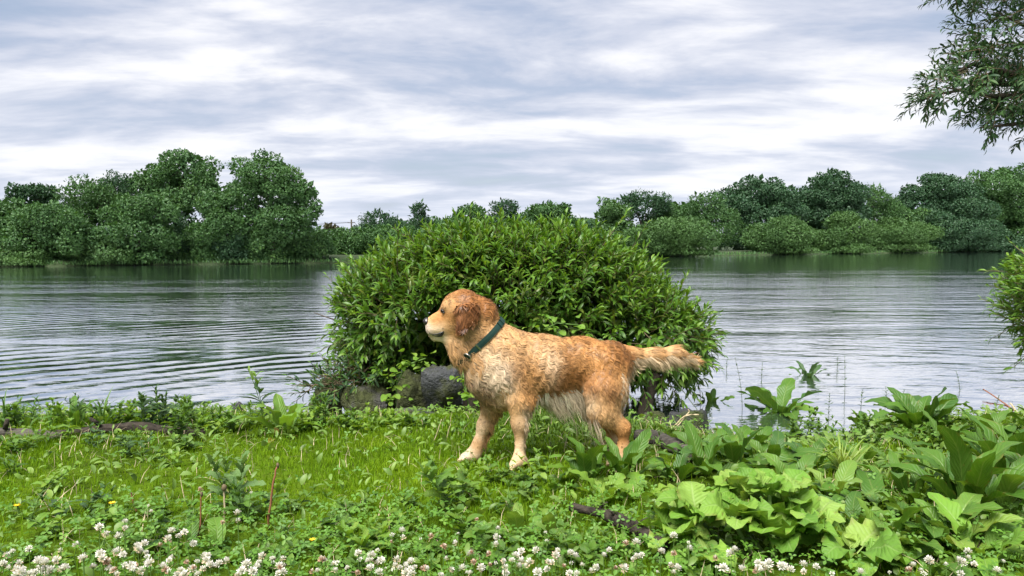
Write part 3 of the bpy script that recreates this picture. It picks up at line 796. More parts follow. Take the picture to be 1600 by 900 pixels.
LM = {
    'dock': leaf_mat('dock_leaf', [(0.055, 0.140, 0.016), (0.080, 0.185, 0.018), (0.042, 0.115, 0.020), (0.105, 0.215, 0.022)], 0.42, 0.30, True, spec=0.3),
    'dockl': leaf_mat('dock_leaf_pale', [(0.145, 0.270, 0.040), (0.120, 0.245, 0.040), (0.185, 0.300, 0.050)], 0.42, 0.33, True, (0.30, 0.38, 0.12)),
    'burdock': leaf_mat('burdock_leaf', [(0.125, 0.275, 0.032), (0.160, 0.320, 0.038), (0.095, 0.220, 0.030), (0.200, 0.355, 0.050)], 0.55, 0.30, True, (0.26, 0.38, 0.12), 0.25),
    'burdockl': leaf_mat('burdock_leaf_young', [(0.205, 0.360, 0.060), (0.245, 0.385, 0.085)], 0.52, 0.33, True, (0.36, 0.44, 0.18), 0.25),
    'herb': leaf_mat('herb_leaf', [(0.070, 0.165, 0.022), (0.100, 0.215, 0.024), (0.058, 0.140, 0.026), (0.140, 0.260, 0.028)], 0.45, 0.32, True),
    'herbl': leaf_mat('herb_leaf_bright', [(0.165, 0.320, 0.034), (0.135, 0.280, 0.034), (0.215, 0.350, 0.044)], 0.45, 0.38, True),
    'herbd': leaf_mat('herb_leaf_dark', [(0.030, 0.082, 0.028), (0.042, 0.105, 0.030), (0.052, 0.125, 0.034)], 0.42, 0.25, True),
    'silver': leaf_mat('mugwort_leaf', [(0.105, 0.210, 0.060), (0.135, 0.245, 0.080), (0.085, 0.180, 0.050)], 0.55, 0.28, True),
    'autumn': leaf_mat('yellowed_leaf', [(0.30, 0.19, 0.035), (0.25, 0.20, 0.04)], 0.5, 0.3, True),
    'grass': leaf_mat('grass_blade', [(0.120, 0.240, 0.006), (0.165, 0.295, 0.008), (0.205, 0.325, 0.010), (0.090, 0.190, 0.008)], 0.6, 0.42, spec=0.12),
    'grassl': leaf_mat('pale_grass_blade', [(0.220, 0.330, 0.050), (0.280, 0.370, 0.090), (0.190, 0.310, 0.045)], 0.45, 0.38),
    'reed': leaf_mat('reed_blade', [(0.065, 0.150, 0.034), (0.090, 0.185, 0.036), (0.120, 0.220, 0.040)], 0.42, 0.3),
    'clover': leaf_mat('clover_leaf', [(0.085, 0.200, 0.022), (0.115, 0.250, 0.026), (0.070, 0.170, 0.024), (0.150, 0.285, 0.030)], 0.5, 0.32),
    'moss': leaf_mat('moss_leaf', [(0.075, 0.150, 0.016), (0.110, 0.195, 0.018), (0.060, 0.125, 0.018)], 0.6, 0.3),
}
_cache = {}


def leaf_set(key, mat, n, **kw):
    """n variants of one leaf as shared mesh data"""
    kk = key + mat
    if kk not in _cache:
        out = []
        for i in range(n):
            k2 = dict(kw)
            k2['droop'] = kw.get('droop', .8) * (0.55 + 0.9 * i / max(1, n - 1)); k2['twist'] = (i - n / 2) * 0.25
            k2['seed'] = i
            V, Q, uv = leaf_arrays(**k2)
            out.append(mesh_np(key, V, Q, LM[mat] if mat in LM else M[mat], rnd=np.full(len(V), (i * 0.37) % 1), uv=uv))
        _cache[kk] = out
    return _cache[kk]


SPEC = {
    'dock': dict(w=0.25, shape='dock', nx=3, ny=10, fold=0.28, droop=1.2, wave=0.13, wn=3, pet=0.22, crumple=.025),
    'dockbroad': dict(w=0.36, shape='dock', nx=3, ny=10, fold=0.22, droop=1.1, wave=0.13, wn=3, pet=0.20, crumple=.03),
    'burdock': dict(w=0.80, shape='burdock', nx=4, ny=11, fold=0.20, droop=1.5, wave=0.13, wn=3.5, pet=0.35, crumple=.06),
    'lance': dict(w=0.24, shape='lance', nx=1, ny=6, fold=0.3, droop=1.0),
    'herb': dict(w=0.46, shape='ovate', nx=2, ny=9, fold=0.25, droop=0.9, jag=0.16, wave=0.05),
    'ovate': dict(w=0.78, shape='ovate', nx=2, ny=6, fold=0.2, droop=0.7, pet=0.15),
    'lobed': dict(w=0.62, shape='lobed', nx=2, ny=14, fold=0.25, droop=0.9, wave=0.06, pet=0.2),
    'mug': dict(w=0.50, shape='lobed', nx=1, ny=14, fold=0.3, droop=0.7, jag=0.35),
    'blade': dict(w=0.055, shape='blade', nx=1, ny=7, fold=0.4, droop=1.5),
}


def put_leaf(root, ms, r, pos, az, elev, size, roll=0.0, name='leaf'):
    d = np.array([math.cos(az) * math.cos(elev), math.sin(az) * math.cos(elev), math.sin(elev)])
    up = np.array([0, 0, 1.0]) - d * d[2]
    if np.linalg.norm(up) < 0.2: up = np.array([-math.cos(az), -math.sin(az), 0.3])
    up = unit(up) + roll * unit(np.cross(d, unit(up)))
    R = frames(d[None], up[None])[0]
    return link(name, ms[int(r.integers(len(ms)))], root, m4(R, size, pos))


def rosette(name, label, cat, px, py, leaf, mat, n, size, elev=(0.5, 1.3), seed=0, group=None, az0=None, azw=6.28, base=None, mat2=None, frac2=0.25, stem=True, spread=0.02):
    """leaves rising from one root"""
    r = np.random.default_rng(500 + seed)
    p = on_ground(px, py) if base is None else np.array(base, float)
    root = empty(name, p, label, cat, group)
    ms = leaf_set(leaf, mat, 5, **SPEC[leaf]); ms2 = leaf_set(leaf, mat2, 3, **SPEC[leaf]) if mat2 else ms
    for i in range(n):
        az = (az0 if az0 is not None else 0) + azw * ((i + r.uniform(-.35, .35)) / n - (0.5 if az0 is not None else 0))
        f = i / max(1, n - 1)
        el = elev[0] + (elev[1] - elev[0]) * ((i * 0.618) % 1)
        s = size * r.uniform(0.68, 1.1)
        put_leaf(root, ms2 if r.random() < frac2 and mat2 else ms, r, (spread * math.cos(az), spread * math.sin(az), -0.01), az, el, s, r.normal(0, .25))
    if stem:
        mb = MB(); mb.add(*tube(np.array([(0, 0, -0.02), (0.002, 0, size * 0.14)]), [0.008, 0.005], 6)); link('stem', mb.mesh('stem', M['greenstem']), root)
    return root


def upright(name, label, cat, px, py, h, leaf, mat, lsize, nodes=6, stems=1, seed=0, group=None, base=None, lean=0.15, mat_tip=None, stemmat='greenstem', whorl=2, elev=0.45, srad=0.0028):
    """leafy upright stems, leaves in pairs up each stem"""
    r = np.random.default_rng(900 + seed)
    p = on_ground(px, py) if base is None else np.array(base, float)
    root = empty(name, p, label, cat, group)
    ms = leaf_set(leaf, mat, 4, **SPEC[leaf]); mt = leaf_set(leaf, mat_tip, 3, **SPEC[leaf]) if mat_tip else ms
    for s in range(stems):
        az = r.uniform(0, 6.28); ln = lean * r.uniform(0.4, 1.6)
        hh = h * r.uniform(0.75, 1.1)
        b = np.array([math.cos(az), math.sin(az), 0]) * 0.02 * (stems > 1) * r.uniform(.5, 1.8)
        pts = np.array([b + np.array([math.cos(az), math.sin(az), 0]) * ln * hh * v * v + (0, 0, hh * v * (1 - 0.1 * ln * v) - 0.015) for v in np.linspace(0, 1, 5)])
        mb = MB(); mb.add(*tube(pts, np.linspace(srad, srad * 0.5, 5), 5)); link('stem', mb.mesh('stem', M[stemmat]), root)
        for k in range(nodes):
            v = 0.22 + 0.78 * k / max(1, nodes - 1)
            q = np.array([np.interp(v, np.linspace(0, 1, 5), pts[:, i]) for i in range(3)])
            a0 = r.uniform(0, 6.28) if k == 0 else a0 + 1.57 + r.normal(0, .2)
            sz = lsize * (1.05 - 0.45 * abs(v - 0.55) * 1.6) * r.uniform(.8, 1.15)
            tip = v > 0.8
            for w_ in range(whorl + (1 if tip else 0)):
                put_leaf(root, mt if tip else ms, r, q, a0 + w_ * 6.283 / (whorl + (1 if tip else 0)), elev + (0.5 if tip else 0) + r.normal(0, .15), sz * (0.75 if tip else 1), r.normal(0, .2))
    return root


def tuft(name, label, px, py, n, size, mat='reed', seed=0, base=None, group=None, elev=(0.9, 1.5), cat='grass tuft', az0=None, azw=6.28):
    return rosette(name, label, cat, px, py, 'blade', mat, n, size, elev, seed, group, az0, azw, base, stem=False, spread=0.012)


# ---- lawn, moss and clover carpet (nobody could count them)
def land_points(n, x0, x1, y0, y1, r, dens=None):
    P = np.stack([r.uniform(x0, x1, n), r.uniform(y0, y1, n)], -1)
    s = shore(P[:, 0]) - P[:, 1]
    keep = s > 0.03
    keep &= np.abs(P[:, 0]) < 0.78 * P[:, 1] + 0.5
    if dens is not None: keep &= r.random(n) < dens(P)
    P = P[keep]
    return np.stack([P[:, 0], P[:, 1], ground_z(P[:, 0], P[:, 1])], -1)


r = np.random.default_rng(42)
bl = np.array([(-.5, 0, 0), (.5, 0, 0), (.42, .5, .06), (-.42, .5, .06), (0, 1, -.12)])


def grass_obj(name, P, size, width, mat, label, r, lean=0.45):
    n = len(P)
    az = r.uniform(0, 6.28, n); ln = np.abs(r.normal(0, lean, n))
    d = unit(np.stack([np.cos(az) * ln, np.sin(az) * ln, np.ones(n)], -1))
    up = unit(np.stack([-np.cos(az), -np.sin(az), 0.4 * np.ones(n)], -1) + r.normal(size=(n, 3)) * .3)
    R = frames(d, up)
    t = bl.copy(); t[:, 0] *= width
    S = size * r.uniform(0.55, 1.4, n) * (0.55 + 0.45 * sstep(0.1, 0.9, shore(P[:, 0]) - P[:, 1]))
    k = 5
    V = (np.einsum('nij,kj->nki', R, t) * S[:, None, None] + P[:, None, :]).reshape(-1, 3)
    b0 = (np.arange(n) * k)[:, None]
    rn = np.repeat(np.clip(0.5 + 0.36 * snoise(P, 2.9, 3, 3) + r.normal(0, .2, n), 0, .999), k)
    return tag(link(name, mesh_np(name, V, [b0 + np.array([0, 1, 2, 3]), b0 + np.array([3, 2, 4])], mat, rnd=rn, smooth=True)), label, 'grass', kind='stuff')


def lawn_d(P):
    x, y = P[:, 0], P[:, 1]
    a = np.where(x < 0.55, 1.0, 0.28)
    a = a * (0.30 + 0.70 * sstep(-.5, .3, snoise(np.stack([x, y, 0 * x], -1), 1.6, 5, 2)))
    return a * np.where(y < 2.5, 0.6, 1.0)


P = land_points(390000, -4.2, 4.6, 1.5, 5.2, r, lawn_d)
grass_obj('lawn_grass', P, 0.024, 0.13, LM['grass'], 'short bright green lawn grass covering the bank', r)
P = land_points(16000, -4.2, 4.6, 1.5, 5.2, r, lambda P: 0.35 + 0.4 * (snoise(np.stack([P[:, 0], P[:, 1], 0 * P[:, 0]], -1), 2.4, 2, 2) > 0.2))
grass_obj('long_grass', P, 0.060, 0.045, LM['grass'], 'longer loose grass blades scattered through the lawn', r, 0.6)
P = land_points(5200, -4.2, 4.6, 1.8, 5.0, r)
grass_obj('dry_grass', P, 0.07, 0.03, M['straw'], 'thin dry straw-coloured blades lying in the lawn', r, 1.4)

# moss cushions on the hump behind the dog
n = 16000
P = np.stack([r.normal(0.22, .26, n), r.normal(3.9, .2, n)], -1)
P = np.stack([P[:, 0], P[:, 1], ground_z(P[:, 0], P[:, 1])], -1)
P = P[shore(P[:, 0]) - P[:, 1] > 0.05]
grass_obj('moss', P, 0.022, 0.35, LM['moss'], 'deep green moss on the hump behind the dog', r, 0.7)

# clover leaves, three round leaflets on a stalk
lv = []
lf = []
for a in (0, 2.09, 4.19):
    c_, s_ = math.cos(a), math.sin(a)
    q = np.array([(0, 0, 0), (.32, .55, .1), (.12, 1.0, .0), (-.12, 1.0, .0), (-.32, .55, .1), (0, .6, -.04)])
    q = np.stack([q[:, 0] * c_ - q[:, 1] * s_, q[:, 0] * s_ + q[:, 1] * c_, q[:, 2]], -1)
    b0 = len(lv) * 6
    lv.append(q); lf += [(b0, b0 + 1, b0 + 5), (b0 + 1, b0 + 2, b0 + 5), (b0 + 2, b0 + 3, b0 + 5), (b0 + 3, b0 + 4, b0 + 5), (b0 + 4, b0, b0 + 5)]
CLV, CLF = np.concatenate(lv), np.array(lf)


def clover_d(P):
    x, y = P[:, 0], P[:, 1]
    a = sstep(2.75, 2.25, y) * np.where(x < 0.9, 1.0, .55) + 0.06
    return np.clip(a * (0.45 + 0.75 * sstep(-.4, .5, snoise(np.stack([x, y, 0 * x], -1), 2.6, 6, 2))), 0, 1)


P = land_points(30000, -3.2, 3.2, 1.5, 4.4, r, clover_d)
n = len(P)
P[:, 2] += r.uniform(.025, .085, n)
nrm = unit(np.stack([r.normal(0, .42, n), r.normal(-.15, .42, n), np.ones(n)], -1))
R = frames(unit(np.cross(nrm, unit(r.normal(size=(n, 3))))), nrm)
V, Fc, rn = scatter(CLV, CLF, P, R, r.uniform(.010, .019, n))
tag(link('clover_leaves', mesh_np('clover_leaves', V, Fc, LM['clover'], rnd=rn, smooth=True)), 'low carpet of three-part clover leaves along the near bank', 'clover', kind='stuff')

# small mixed ground-cover leaves
LV, LQ, _ = leaf_arrays(w=0.5, shape='ovate', nx=1, ny=4, fold=0.25, droop=0.9)


def cover(name, label, P, size, mat, r, zmax=0.06):
    n = len(P)
    P = P.copy(); P[:, 2] += r.uniform(0.005, zmax, n)
    az = r.uniform(0, 6.28, n); el = r.normal(.35, .4, n)
    d = np.stack([np.cos(az) * np.cos(el), np.sin(az) * np.cos(el), np.sin(el)], -1)
    R = frames(d, unit(np.array([0, 0, 1.]) + r.normal(size=(n, 3)) * .3))
    V, Q, rn = scatter(LV, LQ, P, R, size * r.uniform(.5, 1.5, n), sx=r.uniform(.5, 1.2, n))
    return tag(link(name, mesh_np(name, V, Q, mat, rnd=rn)), label, 'ground cover', kind='stuff')


P = land_points(15000, -4.2, 4.8, 1.5, 5.2, r, lambda P: np.clip(0.25 + 0.5 * sstep(0.5, 1.3, P[:, 0]) + .45 * sstep(-.1, .5, snoise(np.stack([P[:, 0], P[:, 1], 0 * P[:, 0]], -1), 1.9, 1, 2)) + .5 * sstep(.6, .1, shore(P[:, 0]) - P[:, 1]), 0, 1))
cover('ground_cover', 'small mixed weed leaves covering the bank between the plants', P, 0.036, LM['herb'], r)
P = land_points(5000, -4.2, 1.0, 1.5, 5.0, r, lambda P: np.clip(.2 + .8 * (snoise(np.stack([P[:, 0], P[:, 1], 0 * P[:, 0]], -1), 2.2, 7, 2) > .25), 0, 1))
cover('bright_ground_cover', 'small bright yellow green weed leaves in the lawn', P, 0.030, LM['herbl'], r, 0.05)

# ---- plants one can pick out
MARKS = [(6, 668, 'the tall reed blades'), (60, 684, 'the pale timber edging'), (160, 668, 'the tallest reed tuft'), (250, 676, 'the rotten timber'), (446, 676, 'the pale dock'), (366, 800, 'the silvery mugwort'), (421, 790, 'the reddish knobbed stalk'),
         (312, 830, 'the thin dark stalk'), (292, 862, 'the broad dark plantain'), (578, 868, 'the bright feathery mugwort'), (708, 800, 'the upright mugwort'), (720, 722, 'the dog far paw'), (808, 735, 'the dog near paw'), (868, 840, 'the cupped plantain'), (812, 838, 'the narrow pale plantain'),
         (955, 830, 'the fallen branch'), (945, 780, 'the bright lobed plant'), (1050, 880, 'the outer burdock leaves'), (1190, 890, 'the middle of the burdock'), (1330, 890, 'the far end of the burdock'), (1450, 890, 'the small bright dock'), (1530, 870, 'the bright broad-leaved dock'), (1600, 850, 'the outermost dock'),
         (175, 800, 'the yellow buttercup'), (27, 800, 'the half-hidden yellow flower'), (488, 856, 'the yellow dandelion'), (210, 790, 'the short reddish stalk'), (1262, 690, 'the water edge'), (1318, 742, 'the drooping pale grass'), (1432, 672, 'the big water-edge dock'), (1590, 690, 'the outer willow bush'), (100, 880, 'the densest clover drift')]


def near_mark(a, b2):
    return min(MARKS, key=lambda q: (q[0] - a) ** 2 + (1.6 * (q[1] - b2)) ** 2)[2]


# along the left waterline
tuft('reed_tuft', 'tall reed blades at the open end of the left waterline', 6, 668, 9, .26, seed=1)
tuft('reed_tuft', 'narrow reed tuft above the pale timber edging', 78, 668, 10, .17, seed=2)
tuft('reed_tuft', 'tallest reed tuft between timber edging and willowherbs', 160, 668, 14, .25, seed=3)
rosette('dock_plant', 'small dark dock with upright narrow leaves by the tallest reed tuft', 'plant', 118, 668, 'dock', 'dock', 8, .16, seed=4, elev=(.7, 1.4))
rosette('dock_plant', 'low dark dock at the open end of the left waterline', 'plant', 36, 670, 'dock', 'herb', 7, .12, seed=5, elev=(.4, 1.1))
for i, (a, b2, hh, lab) in enumerate([(228, 672, .20, 'dark leafy willowherb beside the tallest reed tuft'), (252, 674, .22, 'branching dark willowherb with arched leaves above rotten timber'),
                                      (290, 676, .17, 'grey green willowherb in front of the rotten timber'), (275, 690, .20, 'taller grey green willowherb rising from the lawn by rotten timber'),
                                      (312, 668, .12, 'low bushy willowherb near the pointed black stone'), (338, 668, .11, 'low willowherb with round leaves next to the pointed black stone'),
                                      (20, 668, .14, 'bushy herb below the tall reed blades')]):
    upright('willowherb', lab, 'plant', a, b2, hh, 'lance' if i % 3 else 'herb', 'herbd' if i < 2 else 'herb', .075, 7, 3 if i < 5 else 2, seed=20 + i)
for i, (a, b2, hh, leaf, mat, lab) in enumerate([(45, 662, .15, 'lance', 'herb', 'slender green herb beside the low dark dock'), (98, 660, .13, 'herb', 'herbl', 'bright toothed herb beside the narrow reed tuft'), (138, 662, .16, 'lance', 'herbd', 'dark slender herb next to the tallest reeds'),
                                                (185, 664, .14, 'herb', 'herb', 'bushy toothed herb right beside the tallest reeds'), (205, 668, .12, 'ovate', 'herbl', 'bright round-leaved herb above the rotten timber'), (268, 662, .18, 'herb', 'herbd', 'dark toothed herb among the willowherbs'),
                                                (302, 662, .14, 'ovate', 'herbl', 'pale round-leaved herb among the willowherbs'), (330, 680, .10, 'herb', 'herbl', 'bright low herb at the end of the rotten timber'), (365, 672, .10, 'herb', 'herb', 'low herb in front of the pointed black stone'),
                                                (390, 668, .13, 'lance', 'herb', 'narrow herb between two dark stones'), (478, 672, .12, 'herb', 'herbl', 'bright toothed herb beside the pale dock'), (540, 672, .10, 'herb', 'herb', 'low herb at the foot of the flat-topped stone'), (565, 676, .07, 'ovate', 'herbl', 'tiny bright herb before the flat-topped stone'), (650, 668, .07, 'ovate', 'herb', 'low round-leaved herb by the purplish slab')]):
    upright('bank_herb', lab, 'plant', a, b2, hh, leaf, mat, .06 if leaf != 'ovate' else .04, 6, 4, seed=320 + i, lean=.45)
upright('willow_shoot', 'tall bare-topped leafy shoot standing over the pale dock', 'plant', 418, 668, .30, 'lance', 'herbd', .10, 6, 2, seed=31, mat_tip='dockl')
rosette('dock_plant', 'pale yellow green dock with broad upright leaves by small dark stone', 'plant', 446, 676, 'dockbroad', 'dockl', 9, .24, seed=32, elev=(.5, 1.3), mat2='herbl', frac2=.3)
rosette('dock_plant', 'yellowed withering dock leaves at the foot of the pale dock', 'plant', 432, 684, 'dockbroad', 'autumn', 3, .10, seed=33, elev=(.2, .8))
upright('herb_clump', 'dark narrow-leaved herb between pale dock and flat-topped mossy stone', 'plant', 508, 668, .16, 'lance', 'herb', .08, 6, 4, seed=34)
upright('herb_clump', 'bright yellow green leafy herb in front of the boulders', 'plant', 612, 668, .10, 'herb', 'herbl', .06, 5, 6, seed=35, lean=.7)
upright('herb_clump', 'yellowish seedling beside the flat-topped mossy stone', 'plant', 578, 664, .10, 'ovate', 'herbl', .035, 4, 2, seed=36, lean=.4)
upright('seedling', 'pale seedling on the purplish slab by the grey boulder', 'plant', 694, 650, .07, 'ovate', 'herbl', .035, 3, 2, seed=37, lean=.4)


def vine(label, pts, n, mat, seed, spread, size=.05):
    r = np.random.default_rng(seed)
    pts = np.array(pts); root = empty('climbing_vine', pts[-1], label, 'plant')
    mb = MB(); mb.add(*tube(pts - pts[-1], .004, 5)); link('stem', mb.mesh('stem', M['greenstem']), root)
    ms = leaf_set('ovate', mat, 5, **SPEC['ovate'])
    s0 = np.linspace(0, 1, len(pts))
    for i in range(n):
        v = r.random()
        q = np.array([np.interp(v, s0, pts[:, k]) for k in range(3)]) - pts[-1] + r.normal(size=3) * spread * np.array([1, .5, .8])
        put_leaf(root, ms, r, q, r.uniform(3.6, 5.8), r.uniform(-.5, .4), size * r.uniform(.7, 1.25), r.normal(0, .4))
    return root


vine('bright bindweed with heart leaves climbing over the mossy brown boulder', [at(665, 560, 4.62), at(635, 570, 4.62), at(620, 600, 4.64), at(618, 648, 4.6)], 56, 'herbl', 1, .055)
vine('bright creeper hanging between grey boulder and the dog chest', [at(722, 575, 4.55), at(728, 610, 4.5), at(735, 650, 4.45)], 30, 'herbl', 2, .045)
vine('creeper of small round leaves under the bush behind the dog back', [at(905, 508, 4.5), at(870, 505, 4.5), at(850, 515, 4.5)], 16, 'herbl', 3, .05)

# weeds in the lawn, left half
r = np.random.default_rng(8)
spots = [(28, 706), (62, 694), (104, 690), (140, 700), (192, 696), (232, 720), (258, 730), (212, 712), (300, 700), (20, 740), (60, 770), (120, 800), (160, 815), (40, 815), (95, 835)]
for i, (a, b2) in enumerate(spots):
    upright('weed', ['toothed mid green weed', 'narrow-leaved mid green weed', 'toothed bright green weed', 'jagged dark weed'][i % 4] + ' in the lawn near ' + near_mark(a, b2), 'plant', a, b2, r.uniform(.07, .13), ['herb', 'lance', 'herb', 'mug'][i % 4], ['herb', 'herb', 'herbl', 'herbd'][i % 4], r.uniform(.05, .075), 4, 3, seed=60 + i, group='weeds on the left lawn', lean=.6, elev=.3)
upright('mugwort', 'tall silvery mugwort with jagged leaves in the left foreground lawn', 'plant', 366, 800, .20, 'mug', 'silver', .09, 6, 3, seed=80, lean=.35)
upright('mugwort', 'shorter dark mugwort leaning against the silvery one', 'plant', 395, 815, .14, 'mug', 'herb', .08, 5, 3, seed=81, lean=.5)
upright('mugwort', 'upright mugwort with jagged leaves below the dog far paw', 'plant', 708, 800, .17, 'mug', 'herb', .09, 6, 3, seed=82, lean=.4)
upright('mugwort', 'bright feathery mugwort low in the middle of the clover', 'plant', 578, 868, .10, 'mug', 'herbl', .085, 5, 4, seed=83, lean=.6)
spots = [(450, 800), (520, 830), (640, 790), (690, 760), (480, 860), (740, 850), (790, 800), (830, 820), (300, 830), (230, 850), (560, 800), (610, 830), (660, 870), (420, 880), (330, 880), (150, 870), (30, 880), (770, 880), (860, 870), (720, 770), (760, 755), (830, 770), (250, 800), (90, 880), (530, 890), (900, 880), (960, 870), (850, 745), (790, 760)]
for i, (a, b2) in enumerate(spots):
    upright('weed', ['toothed green weed', 'round-leaved green weed', 'jagged green weed', 'toothed bright weed'][i % 4] + ' among clover near ' + near_mark(a, b2), 'plant', a, b2, r.uniform(.05, .10), ['herb', 'ovate', 'mug', 'herb'][i % 4], ['herb', 'herb', 'herb', 'herbl'][i % 4], r.uniform(.045, .07), 4, 3, seed=110 + i, group='weeds in the clover', lean=.7, elev=.3)
for i, (a, b2, s, lab) in enumerate([(292, 858, .13, 'broad dark plantain leaves among the densest clover flowers'), (340, 872, .15, 'large arched plantain leaf beside the densest clover flowers'), (838, 848, .14, 'long upright plantain leaves behind the fallen branch'), (868, 838, .12, 'cupped pale plantain leaf standing by the fallen branch'), (812, 838, .14, 'narrow pale plantain left of the cupped plantain leaf')]):
    rosette('plantain', lab, 'plant', a, b2, 'dockbroad', 'dockl' if i > 1 else 'dock', 4, s, seed=150 + i, elev=(.2, 1.2))

# in front of the dog's hind legs
rosette('dock_plant', 'dark dock with one tall upright leaf in front of the dog hind legs', 'plant', 918, 752, 'dockbroad', 'dock', 9, .17, seed=160, elev=(.6, 1.45))
rosette('dock_plant', 'dark glossy dock with leaning leaves below the dog hind paw', 'plant', 975, 748, 'dock', 'dock', 10, .19, seed=161, elev=(.5, 1.25))
rosette('dock_plant', 'low dark dock between the dog front paw and the tall upright leaf', 'plant', 862, 760, 'dockbroad', 'dock', 8, .12, seed=162, elev=(.2, .9))
rosette('lobed_plant', 'bright lobed leaves of a young plant in front of dark docks', 'plant', 945, 778, 'lobed', 'herbl', 7, .13, seed=163, elev=(.35, 1.0))
rosette('lobed_plant', 'second bright lobed plant reaching towards the burdock', 'plant', 998, 776, 'lobed', 'herbl', 5, .12, seed=164, elev=(.3, .8))
upright('seedling', 'slim green seedling standing in front of the plank', 'plant', 1026, 712, .10, 'lance', 'herb', .05, 3, 1, seed=165)
upright('seedling', 'pale green seedling at the waterline by the black wedge stone', 'plant', 1132, 700, .10, 'lance', 'herbl', .07, 3, 1, seed=166)

# right side: docks, burdock
for i, (a, b2, s, n_, lab) in enumerate([(1100, 742, .20, 9, 'dark dock with sprawling leaves just behind the burdock'), (1148, 730, .20, 9, 'broad dark dock by the pale seedling at the waterline'),
                                         (1200, 728, .17, 8, 'dark dock with upright leaves between burdock and water'), (1052, 752, .17, 5, 'dark dock with flat leaf reaching to the plank'), (1265, 735, .16, 7, 'dull dock beside the drooping pale grass')]):
    rosette('dock_plant', lab, 'plant', a, b2, 'dockbroad', 'dock', n_, s, seed=170 + i, elev=(.35, 1.3))
tuft('grass_tuft', 'drooping pale grass tuft between the docks near the water', 1318, 742, 46, .22, 'grassl', seed=180, elev=(.7, 1.4))
tuft('grass_tuft', 'small pale grass tuft next to the dull spreading dock leaf', 1385, 765, 22, .16, 'grassl', seed=181, elev=(.4, 1.2))
for i, (a, b2, hh) in enumerate([(1240, 690, .17), (1262, 686, .20), (1285, 690, .14), (1330, 690, .12), (1225, 700, .12), (1360, 700, .10), (1420, 700, .10), (1470, 700, .11), (1530, 690, .12), (1580, 690, .12), (1350, 672, .10)]):
    upright('nettle', ('tall' if hh > .15 else 'low' if hh < .115 else 'middling') + ' bushy nettle with small toothed leaves near ' + near_mark(a, b2), 'plant', a, b2, hh, 'herb', 'herb', .05, 6, 4, seed=190 + i, group='nettles on the right waterline', lean=.4)
# the big burdock: several crowns of leaves on one root
r = np.random.default_rng(21)
p = on_ground(1215, 880)
root = empty('burdock', p, 'large pale green burdock with broad crumpled leaves over the clover', 'plant')
ms, ml = leaf_set('burdock', 'burdock', 5, **SPEC['burdock']), leaf_set('burdock', 'burdockl', 3, **SPEC['burdock'])
for (ox, oy, oz, n_, s, e0, e1, young) in [(0, .05, .06, 13, .135, .1, .8, .15), (-.20, .16, .06, 12, .12, .25, 1.0, .4), (.13, .10, .06, 12, .13, .1, .8, .35), (-.06, .22, .10, 11, .115, .5, 1.25, .55), (.22, -.02, .03, 10, .125, .0, .6, .45), (-.24, .0, .0, 10, .12, .0, .6, .1), (.02, .14, .15, 8, .09, .5, 1.2, .6), (-.12, .06, .10, 10, .11, .2, .9, .3), (.10, .22, .08, 9, .11, .4, 1.1, .4), (-.28, .12, .04, 8, .11, .1, .7, .3)]:
    for i in range(n_):
        az = 6.283 * (i + r.uniform(-.3, .3)) / n_
        put_leaf(root, ml if r.random() < young else ms, r, (ox, oy, oz), az, e0 + (e1 - e0) * ((i * .618) % 1), s * r.uniform(.7, 1.15), r.normal(0, .3))
    mb = MB(); mb.add(*tube(np.array([(ox * .2, oy * .3, -.02), (ox * .7, oy * .7, oz * .4), (ox, oy, oz + .02)]), [.011, .009, .006], 6)); link('stem', mb.mesh('stem', M['greenstem']), root)
for i, (a, b2, s, n_, leaf, mat, e, lab) in enumerate([
    (1508, 800, .30, 13, 'dock', 'dock', (.5, 1.35), 'tall dark dock with long lance leaves beyond the burdock'),
    (1575, 770, .28, 10, 'dock', 'dock', (.4, 1.3), 'tall dark dock at the outer edge, long leaves crossing its neighbour'),
    (1440, 830, .20, 9, 'dockbroad', 'herb', (.1, .8), 'dull green dock with folded leaves lying beside the burdock'),
    (1368, 800, .24, 5, 'dockbroad', 'dock', (.15, .6), 'dull spreading dock leaf flat between burdock and pale grass'),
    (1530, 870, .20, 10, 'dockbroad', 'burdock', (.1, .9), 'bright broad-leaved dock low in front of the tall dark dock'),
    (1600, 850, .20, 9, 'dockbroad', 'herb', (.2, .9), 'broad-leaved dock low at the outer edge of the bank'),
    (1440, 890, .16, 8, 'dockbroad', 'herb', (.1, .8), 'small bright dock at the foot of the burdock'),
    (1460, 745, .20, 8, 'dock', 'dock', (.3, 1.1), 'narrow-leaved dock between the pale grass and the tall dark dock'),
    (1556, 725, .22, 9, 'dock', 'dock', (.4, 1.2), 'dark dock behind the tall dark ones towards the water'),
    (1390, 725, .13, 8, 'dockbroad', 'herb', (.2, .9), 'low bright dock near the nettles'),
    (1640, 720, .24, 9, 'dock', 'dock', (.4, 1.2), 'dark dock outside the edge towards the water')]):
    rosette('dock_plant', lab, 'plant', a, b2, leaf, mat, n_, s, e, seed=210 + i)
